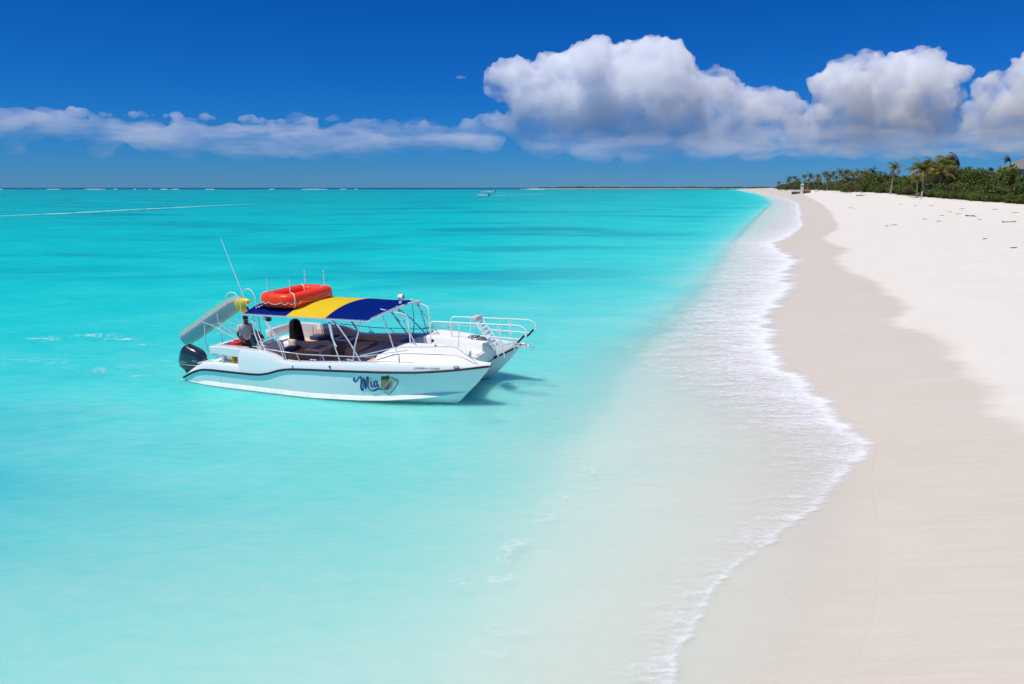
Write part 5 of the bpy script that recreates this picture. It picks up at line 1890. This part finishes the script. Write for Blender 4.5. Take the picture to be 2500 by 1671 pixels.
# the edge of the sand between the lone palm and the far grove
for i in range(34):
    y = 172 + i * 6.0 + rv.uniform(-2, 2)
    x = float(x_veg(np.array([y]))[0]) + rv.uniform(0.8, 4.0)
    shrub(x, y, rv.uniform(2.0, 3.2), rv.uniform(1.7, 2.9), rv.choice(('leaf_olive', 'leaf_olive', 'leaf_bright', 'leaf_dark')), 'scrubby olive shrub fringing the sand beyond the palm clump', 'scrub fringing the far sand', rv)
for i in range(40):
    y = 190 + i * 8.5 + rv.uniform(-3, 3)
    x = float(x_veg(np.array([y]))[0]) + rv.uniform(6, 16)
    shrub(x, y, rv.uniform(3.4, 5.2), rv.uniform(4.2, 6.4), rv.choice(('leaf_dark', 'leaf_bright', 'leaf_dark', 'leaf_olive')), 'green bush of the coastal thicket behind the far sand', 'bushes of the coastal thicket', rv, 'bush', 'bush')
for i in range(76):
    y = 255 + i * 6.3 + rv.uniform(-3, 3)
    x = float(x_veg(np.array([y]))[0]) + (rv.uniform(-2.0, 3.0) if i % 2 else rv.uniform(4, 16))
    shrub(x, y, rv.uniform(3.2, 5.0) * (1.0 if i % 2 else 1.35), rv.uniform(3.2, 5.2) * (1.0 if i % 2 else 1.5), rv.choice(('leaf_dark', 'leaf_olive', 'leaf_dark')), 'dark bush among the palms of the far grove', 'bushes of the far grove', rv, 'bush', 'bush')

for group, pattern in (('shrubs of the beach hedge', '%s low shrub from the left in the hedge along the sand edge'), ('shrubs behind the beach hedge', '%s middling shrub from the left right behind the beach hedge'),
                       ('bushes of the thicket', '%s tall bush from the left in the thicket behind the hedge'), ('tree crowns at the back of the thicket', '%s broad tree crown from the left at the back of the thicket'),
                       ('tree crowns near the house', '%s distant tree crown from the left near the house'), ('scrub fringing the far sand', '%s scrubby shrub from the left fringing the sand beyond the palm clump'),
                       ('bushes of the coastal thicket', '%s green bush from the left in the thicket behind the far sand'), ('bushes of the far grove', '%s bush from the left among the palms of the far grove')):
    label_in_order(ROWS_OF[group], pattern)

# palms
palm(2153, 196, 6.9, 'lone tall straight palm at the edge of the sand left of the clump', lean=(0.35, 0.0), n=24, size=1.05, seed=4, dry=0.35)
CL = 'palms of the wind-blown clump'
palm(2232, 158, 5.3, 'leftmost palm of the wind-blown clump, with yellowing fronds', lean=(-0.9, 0), wind=0.35, n=26, group=CL, size=1.5, seed=11, dry=0.5)
palm(2252, 160, 5.9, 'second palm of the wind-blown clump, crown hiding the trunks', lean=(-0.2, 0), wind=0.5, n=34, group=CL, size=1.6, seed=12, dry=0.35)
palm(2266, 157, 4.7, 'low bushy palm in the middle of the wind-blown clump', lean=(0.2, 0), wind=0.3, n=26, group=CL, size=1.4, seed=13, dry=0.6)
palm(2282, 163, 6.3, 'tall palm on the right of the clump, its crown swept left', lean=(0.6, 0), wind=0.9, n=26, group=CL, size=1.55, seed=14, dry=0.25)
palm(2302, 166, 6.6, 'tallest palm of the clump with fronds streaming in the wind', lean=(0.5, 0), wind=1.2, n=26, group=CL, size=1.5, seed=15, dry=0.1, mats=('frond', 'frond_dark', 'frond_dry'))
palm(2216, 152, 3.9, 'short slim palm standing left of the wind-blown clump', lean=(-0.2, 0), wind=0.3, n=16, size=0.8, seed=16, dry=0.6)
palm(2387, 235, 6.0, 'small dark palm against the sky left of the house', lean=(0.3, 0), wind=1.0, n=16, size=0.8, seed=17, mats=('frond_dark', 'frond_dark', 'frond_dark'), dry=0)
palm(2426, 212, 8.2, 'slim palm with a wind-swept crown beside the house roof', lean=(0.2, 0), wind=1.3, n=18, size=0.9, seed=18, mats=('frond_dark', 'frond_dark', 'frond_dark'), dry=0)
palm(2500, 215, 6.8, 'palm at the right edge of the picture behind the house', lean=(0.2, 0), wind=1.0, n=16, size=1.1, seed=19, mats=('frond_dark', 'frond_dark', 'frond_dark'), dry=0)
palm(2104, 300, 7.6, 'round-headed palm rising above the scrub left of the lone palm', n=18, size=1.2, seed=20, mats=('frond_dark', 'frond_dark', 'frond_dark'), dry=0)
palm(2112, 330, 6.6, 'small palm head low above the scrub beside the round one', n=14, size=1.0, seed=21, mats=('frond_dark', 'frond_dark', 'frond_dark'), dry=0, split=False)
GR = 'palms of the far grove'
gl = [(1888, 640, 7.2), (1905, 600, 7.5), (1912, 570, 10.0), (1924, 560, 10.0), (1930, 590, 8), (1945, 545, 10.8), (1957, 520, 11.0), (1966, 540, 9.5), (1978, 500, 9.8), (1990, 470, 11.6), (1997, 455, 11.2), (2008, 440, 8.8),
      (2016, 430, 11.2), (2026, 415, 11.4), (2034, 430, 9.2), (2042, 410, 10.6), (2054, 400, 10.0), (2062, 380, 8.2), (2071, 385, 9.2), (2084, 360, 8.8), (2090, 372, 9.4), (2000, 420, 7), (2020, 405, 7.4), (2046, 380, 6.6), (1952, 500, 7.4), (1982, 450, 7)]
gp = []
for k, (px, d, h) in enumerate(gl):
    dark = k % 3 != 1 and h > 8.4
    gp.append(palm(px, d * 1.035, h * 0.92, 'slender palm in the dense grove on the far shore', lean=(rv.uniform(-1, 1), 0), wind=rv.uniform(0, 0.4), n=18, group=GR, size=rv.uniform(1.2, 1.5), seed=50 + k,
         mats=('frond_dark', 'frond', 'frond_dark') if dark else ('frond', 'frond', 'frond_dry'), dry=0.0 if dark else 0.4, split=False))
label_in_order(gp, '%s slender palm from the left in the far grove')

# ------------------------------------------------------------------ buildings
M['roof'] = plain('grey_shingle', (0.20, 0.185, 0.175), 0.85, var=0.2, scale=3, bump=0.3, bscale=10)
M['cream'] = plain('cream_render', (0.66, 0.60, 0.48), 0.8, var=0.06)
M['dark_glass'] = plain('dark_window', (0.03, 0.035, 0.04), 0.2)
M['teal'] = plain('pale_teal_paint', (0.45, 0.66, 0.64), 0.6)
M['white_wall'] = plain('whitewash', (0.58, 0.57, 0.54), 0.8)


def house(px, dist, zb, w, d, wall, rise, rz, label, over=0.7, windows=3):
    x = (px - 1250.0) / 1667.0 * dist
    h = empty('house', (x, dist, zb), rz)
    tag(h, label, 'house')
    mb = MB()
    g = gz(x, dist) - zb - 1.5
    mb.box(-w / 2, w / 2, -d / 2, d / 2, g, wall)
    mb.build('wall', M['cream'], h)
    mb = MB()
    a, b, r_ = w / 2 + over, d / 2 + over, max(0.5, w / 2 - d / 2)
    v = [(-a, -b, wall - 0.15), (a, -b, wall - 0.15), (a, b, wall - 0.15), (-a, b, wall - 0.15), (-r_, 0, wall + rise), (r_, 0, wall + rise)]
    mb.add(v, [(0, 1, 5, 4), (1, 2, 5), (2, 3, 4, 5), (3, 0, 4), (3, 2, 1, 0)])
    rf = mb.build('roof', M['roof'], h, sharp=0)
    MB().box(-a - 0.02, a + 0.02, -b - 0.04, -b + 0.08, wall - 0.32, wall - 0.152).build('fascia', M['cream'], rf)
    for k in range(windows):
        wx = -w / 2 + w * (k + 0.5) / windows
        win = MB().box(wx - 0.75, wx + 0.75, -d / 2 - 0.06, -d / 2 + 0.05, wall - 2.2, wall - 0.6).build('window', M['white_wall'], h)
        MB().box(wx - 0.65, wx + 0.65, -d / 2 - 0.075, -d / 2 - 0.062, wall - 2.1, wall - 0.7).build('pane', M['dark_glass'], win)
    return h


house(2462, 222, 8.6, 10, 8, 3.4, 3.0, R(-20), 'cream house with a grey hipped roof above the thicket on the right')
house(2425, 246, 8.0, 9, 7, 3.2, 1.6, R(-14), 'lower grey roof peeping out left of the cream house', windows=2)

# beach pavilion, tower and sign at the far grove
def place(px, dist):
    x = (px - 1250.0) / 1667.0 * dist
    return x, dist, gz(x, dist)


x, y, z = place(1929, 480)
pv = empty('beach_pavilion', (x, y, z)); tag(pv, 'low white beach pavilion with open sides beside the tower', 'pavilion')
MB().box(-3.0, 3.0, -1.8, 1.8, 2.5, 2.9, 0.08).build('roof', M['white_wall'], pv)
for a in (-2.8, -0.9, 0.9, 2.8):
    for b in (-1.6, 1.6):
        MB().box(a - 0.09, a + 0.09, b - 0.09, b + 0.09, -0.3, 2.5).build('post', M['white_wall'], pv)
MB().box(-2.9, 2.9, 1.3, 1.5, -0.2, 1.6).build('back_wall', M['dark_glass'], pv)
x, y, z = place(1941, 476)
tw = empty('beach_tower', (x, y, z)); tag(tw, 'narrow cream and pale teal tower on the far beach', 'tower')
MB().box(-0.8, 0.8, -0.8, 0.8, -0.5, 4.0).build('base', M['cream'], tw)
MB().box(-0.95, 0.95, -0.95, 0.95, 4.0, 4.2, 0.03).build('balcony', M['white_wall'], tw)
MB().box(-0.75, 0.75, -0.75, 0.75, 4.2, 5.8).build('cabin', M['teal'], tw)
MB().box(-0.4, 0.4, -0.78, -0.755, 4.6, 5.4).build('window', M['dark_glass'], tw)
mb = MB(); mb.add([(-0.95, -0.95, 5.8), (0.95, -0.95, 5.8), (0.95, 0.95, 5.8), (-0.95, 0.95, 5.8), (0, 0, 6.7)], [(0, 1, 4), (1, 2, 4), (2, 3, 4), (3, 0, 4), (3, 2, 1, 0)]); mb.build('roof', M['white_wall'], tw, sharp=0)
x, y, z = place(1953, 462)
rh = empty('thatched_hut', (x, y, z)); tag(rh, 'low brown thatched hut right of the far beach tower', 'hut')
MB().box(-2.0, 2.0, -1.2, 1.2, -0.4, 1.5).build('wall', M['drift'], rh)
mb = MB(); mb.add([(-2.4, -1.5, 1.3), (2.4, -1.5, 1.3), (2.4, 1.5, 1.3), (-2.4, 1.5, 1.3), (-1.3, 0, 2.7), (1.3, 0, 2.7)], [(0, 1, 5, 4), (1, 2, 5), (2, 3, 4, 5), (3, 0, 4), (3, 2, 1, 0)]); mb.build('roof', plain('thatch', (0.17, 0.11, 0.075), 0.9, var=0.2), rh, sharp=0)
x, y, z = place(1975, 420)
sg = empty('beach_sign', (x, y, z)); tag(sg, 'small white board on a post before the far grove', 'sign')
MB().box(-0.07, 0.07, -0.07, 0.07, -0.3, 2.4).build('post', M['white_wall'], sg)
MB().box(-0.75, 0.75, -0.12, -0.08, 1.1, 2.4).build('board', M['white_wall'], sg)
x, y, z = place(2228, 147)
wp = empty('marker_post', (x, y, z)); tag(wp, 'white marker post standing at the foot of the palm clump', 'post')
mb = MB(); mb.tube([(0, 0, -0.3), (0, 0, 0.12), (0, 0, 0.16), (0, 0, 1.35), (0, 0, 1.5), (0, 0, 1.62)], [0.24, 0.24, 0.14, 0.12, 0.17, 0.06], 10); mb.build('column', M['white_wall'], wp)
MB().box(-0.3, 0.3, -0.3, 0.3, -0.4, 0.06, 0.02).build('plinth', M['white_wall'], wp)


# ------------------------------------------------------------------ driftwood and seaweed on the sand
def beach_point(px, py):
    """where the ray of that picture point meets the sand"""
    z = 1.0
    for _ in range(40):
        x, y, _z = at(px, py, z)
        z = 0.5 * z + 0.5 * min(5.0, max(0.0, gz(x, y)))
    return x, y, gz(x, y)


def drift(px, py, L, rz, label, seed, r0=0.09):
    r_ = random.Random(seed)
    x, y, z = beach_point(px, py)
    root = empty('driftwood', (x, y, z), rz)
    tag(root, label, 'driftwood', 'driftwood on the dry sand')
    pth = [(L * (t - 0.5), 0.12 * L * mnoise.noise(Vector((t * 3, seed, 0))), r0 * 0.6 + 0.05 * math.sin(t * 5 + seed)) for t in np.linspace(0, 1, 9)]
    MB().tube(pth, [r0 * (1 - 0.6 * t) for t in np.linspace(0, 1, 9)], 7).build('stem', M['drift'], root)
    for k in range(3):
        b = Vector(pth[2 + 2 * k])
        MB().tube([b, b + Vector((0.12 * L, r_.uniform(-0.15, 0.15) * L, 0.06 * L)), b + Vector((0.2 * L, r_.uniform(-0.25, 0.25) * L, r_.uniform(0.02, 0.12) * L))], [r0 * 0.5, r0 * 0.35, r0 * 0.12], 6).build('branch', M['drift'], root)


drift(2106, 478.5, 4.4, R(4), 'long dark log on the pale sand left of the lone palm', 1, 0.16)
drift(2368, 528, 1.6, R(12), 'dark gnarled driftwood, darkest clump high on the right sand', 2, 0.10)
drift(2464, 543, 1.7, R(-8), 'driftwood nearest the right edge of the picture', 3, 0.08)
drift(2182, 550, 1.3, R(18), 'thin pale driftwood stick lowest on the dry sand', 4, 0.05)
drift(2240, 492, 1.6, R(30), 'driftwood branch on the sand in front of the palm clump', 5, 0.07)


def weed(px, py, w, label, seed):
    r_ = random.Random(seed)
    x, y, z = beach_point(px, py)
    v, f = [], []
    for i in range(110):
        a, d = r_.uniform(0, 6.28), abs(r_.gauss(0, 0.45))
        c = Vector((math.cos(a) * d * w, math.sin(a) * d * w * 0.7, 0.01 + r_.random()**2 * 0.05))
        t = Vector((r_.gauss(0, 1), r_.gauss(0, 1), r_.gauss(0, 0.35))).normalized() * r_.uniform(0.04, 0.13)
        b = Vector((-t.y, t.x, r_.gauss(0, 0.03))) * 0.3
        k = len(v)
        v += [c - t, c + b, c + t, c - b]
        f.append((k, k + 1, k + 2, k + 3))
    m = mesh_of('seaweed', v, f)
    o = link('seaweed', m, M['weed'])
    o.location = (x, y, z)
    tag(o, label, 'seaweed', 'seaweed clumps on the dry sand')
    return o


WD = []
for k, (px, py, w) in enumerate(((2079, 508, 0.9), (2088, 511, 0.5), (2258, 536, 0.4), (2292, 541, 0.4), (2300, 527, 0.5), (2340, 523, 0.7), (2380, 529, 0.9), (2404, 584, 0.25), (2392, 537, 0.3), (2165, 553, 0.3), (2430, 512, 0.9), (2350, 510, 0.8),
                                 (2275, 503, 0.7), (2200, 500, 0.6), (2480, 520, 0.9), (2320, 518, 0.7), (2475, 606, 0.3), (2235, 503, 0.5))):
    WD.append(weed(px, py, w, 'small tangle of dried seaweed strewn on the upper beach', 200 + k))
label_in_order(WD, '%s small tangle of dried seaweed from the left on the upper beach')


# ------------------------------------------------------------------ the man at the helm
def skin_mesh(name, joints, edges, root, sub=2):
    """joints: name -> (co, radius or (rx, ry)); grown with a Skin modifier, then frozen"""
    keys = list(joints)
    me = bpy.data.meshes.new(name)
    me.from_pydata([joints[k][0] for k in keys], [(keys.index(a), keys.index(b)) for a, b in edges], [])
    ob = bpy.data.objects.new(name, me)
    COL.objects.link(ob)
    sk = ob.modifiers.new('skin', 'SKIN')
    sk.use_smooth_shade = True
    sb = ob.modifiers.new('sub', 'SUBSURF'); sb.levels = sub; sb.render_levels = sub
    layer = me.skin_vertices[0].data if me.skin_vertices else None
    if layer is None:
        bm = bmesh.new(); bm.from_mesh(me); bm.verts.layers.skin.verify(); bm.to_mesh(me); bm.free()
        layer = me.skin_vertices[0].data
    for i, k in enumerate(keys):
        r_ = joints[k][1]
        layer[i].radius = (r_, r_) if not isinstance(r_, tuple) else r_
        layer[i].use_root = (k == root)
    bpy.context.view_layer.update()
    dg = bpy.context.evaluated_depsgraph_get()
    out = bpy.data.meshes.new_from_object(ob.evaluated_get(dg))
    bpy.data.objects.remove(ob)
    out.name = name
    out.polygons.foreach_set('use_smooth', [True] * len(out.polygons))
    return out


M['skin'] = plain('dark_skin', (0.085, 0.045, 0.032), 0.45, var=0.08)
M['shirt'] = plain('pale_grey_polo', (0.47, 0.48, 0.52), 0.85, var=0.08, scale=5, bump=0.3, bscale=7)
M['trousers'] = plain('dark_trousers', (0.012, 0.016, 0.026), 0.85, var=0.2, bump=0.3, bscale=7)
M['hair'] = plain('black_hair', (0.008, 0.007, 0.007), 0.8)

PER = empty('person', on_boat(-3.10, -1.08, 0.42), BOAT_RZ + R(-16))
PER.scale = (0.94, 0.94, 0.94)
tag(PER, 'man in a pale grey polo shirt and dark trousers standing at the helm', 'person')
# local: x forward (towards the bow), y to his left, z up
J = {
    'pelvis': ((0.0, 0, 0.93), (0.135, 0.105)),
    'belly': ((0.035, 0, 1.10), (0.150, 0.130)),
    'chest': ((0.03, 0, 1.30), (0.150, 0.115)),
    'upper': ((0.045, 0, 1.42), (0.115, 0.085)),
    'neck': ((0.075, 0, 1.50), 0.056),
    'jaw': ((0.115, 0, 1.575), (0.062, 0.075)),
    'skull': ((0.105, 0, 1.665), (0.074, 0.090)),
    'crown': ((0.10, 0, 1.715), (0.055, 0.068)),
    'nose_a': ((0.165, 0, 1.625), 0.022), 'nose_b': ((0.215, 0, 1.605), 0.014),
    'ear_l': ((0.095, 0.085, 1.63), 0.018), 'ear_r': ((0.095, -0.085, 1.63), 0.018),
    'sh_r': ((0.03, -0.185, 1.405), 0.062), 'el_r': ((-0.02, -0.265, 1.135), 0.046), 'wr_r': ((0.17, -0.235, 0.965), 0.030), 'palm_r': ((0.235, -0.215, 0.925), (0.026, 0.040)),
    'sh_l': ((0.05, 0.185, 1.405), 0.062), 'el_l': ((0.13, 0.255, 1.17), 0.046), 'wr_l': ((0.36, 0.12, 1.15), 0.030), 'palm_l': ((0.43, 0.085, 1.155), (0.026, 0.040)),
    'hip_r': ((0.0, -0.095, 0.88), 0.095), 'kn_r': ((0.03, -0.11, 0.50), 0.062), 'an_r': ((-0.01, -0.12, 0.09), 0.042), 'toe_r': ((0.14, -0.135, 0.035), 0.036),
    'hip_l': ((0.0, 0.095, 0.88), 0.095), 'kn_l': ((0.05, 0.11, 0.50), 0.062), 'an_l': ((0.03, 0.12, 0.09), 0.042), 'toe_l': ((0.18, 0.135, 0.035), 0.036),
}
E_ = [('pelvis', 'belly'), ('belly', 'chest'), ('chest', 'upper'), ('upper', 'neck'), ('neck', 'jaw'), ('jaw', 'skull'), ('skull', 'crown'), ('skull', 'nose_a'), ('nose_a', 'nose_b'), ('skull', 'ear_l'), ('skull', 'ear_r'),
      ('upper', 'sh_r'), ('sh_r', 'el_r'), ('el_r', 'wr_r'), ('wr_r', 'palm_r'), ('upper', 'sh_l'), ('sh_l', 'el_l'), ('el_l', 'wr_l'), ('wr_l', 'palm_l'),
      ('pelvis', 'hip_r'), ('hip_r', 'kn_r'), ('kn_r', 'an_r'), ('an_r', 'toe_r'), ('pelvis', 'hip_l'), ('hip_l', 'kn_l'), ('kn_l', 'an_l'), ('an_l', 'toe_l')]
for side, s in (('r', -1), ('l', 1)):
    w = Vector(J['wr_' + side][0]); pm = Vector(J['palm_' + side][0])
    d = (pm - w).normalized()
    lat = Vector((0, 0, 1)).cross(d).normalized()
    upv = d.cross(lat).normalized()
    for k, (o, ln) in enumerate(((-0.030, 0.062), (-0.010, 0.072), (0.010, 0.068), (0.029, 0.055))):
        a = pm + d * 0.032 + lat * o
        b = a + d * ln * 0.55 - upv * ln * 0.15
        c = b + d * ln * 0.25 - upv * ln * 0.45
        J['f%da_%s' % (k, side)] = (tuple(a), 0.0095); J['f%db_%s' % (k, side)] = (tuple(b), 0.0088); J['f%dc_%s' % (k, side)] = (tuple(c), 0.0075)
        E_ += [('palm_' + side, 'f%da_%s' % (k, side)), ('f%da_%s' % (k, side), 'f%db_%s' % (k, side)), ('f%db_%s' % (k, side), 'f%dc_%s' % (k, side))]
    a = pm - d * 0.012 - lat * s * -0.036; b = a + d * 0.035 - lat * s * -0.022 - upv * 0.012; c = b + d * 0.028 - upv * 0.016
    J['ta_' + side] = (tuple(a), 0.011); J['tb_' + side] = (tuple(b), 0.0098); J['tc_' + side] = (tuple(c), 0.008)
    E_ += [('palm_' + side, 'ta_' + side), ('ta_' + side, 'tb_' + side), ('tb_' + side, 'tc_' + side)]
body = link('body', skin_mesh('body', J, E_, 'pelvis'), M['skin'], PER)


def grow(keys, edges, add, root, name, mat, extra=None):
    jj = {}
    for k in keys:
        co, r_ = J[k]
        jj[k] = (co, (r_[0] + add, r_[1] + add) if isinstance(r_, tuple) else r_ + add)
    if extra:
        jj.update(extra)
    return link(name, skin_mesh(name, jj, edges, root), mat, PER)


def mid(a, b, t):
    return tuple(Vector(J[a][0]).lerp(Vector(J[b][0]), t))


grow(['belly', 'chest', 'upper', 'sh_r', 'sh_l'], [('hem', 'belly'), ('belly', 'chest'), ('chest', 'upper'), ('upper', 'collar'), ('upper', 'sh_r'), ('sh_r', 'cuff_r'), ('upper', 'sh_l'), ('sh_l', 'cuff_l')], 0.034, 'chest', 'shirt', M['shirt'],
     {'hem': ((0.015, 0, 0.93), (0.200, 0.172)), 'collar': ((0.07, 0, 1.485), 0.074), 'cuff_r': (mid('sh_r', 'el_r', 0.72), 0.072), 'cuff_l': (mid('sh_l', 'el_l', 0.72), 0.072)})
grow(['hip_r', 'kn_r', 'hip_l', 'kn_l'], [('waist', 'seat'), ('seat', 'hip_r'), ('hip_r', 'kn_r'), ('kn_r', 'hem_r'), ('seat', 'hip_l'), ('hip_l', 'kn_l'), ('kn_l', 'hem_l')], 0.022, 'seat', 'trousers', M['trousers'],
     {'waist': ((0.01, 0, 1.02), (0.170, 0.145)), 'seat': ((0, 0, 0.92), (0.170, 0.145)), 'hem_r': ((0.0, -0.118, 0.11), 0.068), 'hem_l': ((0.035, 0.118, 0.11), 0.068)})
mb = MB(); mb.ellipsoid((0.09, 0, 1.70), (0.105, 0.088, 0.075), 18, 10); mb.build('hair', M['hair'], PER)
mb = MB()
for s in (-1, 1):
    mb.ellipsoid((0.175, s * 0.032, 1.642), (0.012, 0.015, 0.010), 10, 6)
mb.build('eyes', plain('eye_white', (0.6, 0.58, 0.55), 0.3), PER)
MB().ellipsoid((0.172, 0, 1.566), (0.014, 0.028, 0.008), 10, 6).build('mouth', plain('lips', (0.10, 0.04, 0.035), 0.4), PER)
for s in (-1, 1):
    MB().box(-0.07 + (0.04 if s > 0 else 0), 0.21 + (0.04 if s > 0 else 0), s * 0.13 - 0.05, s * 0.13 + 0.05, 0.0, 0.075, 0.03).build('shoe', M['black_plastic'], PER)
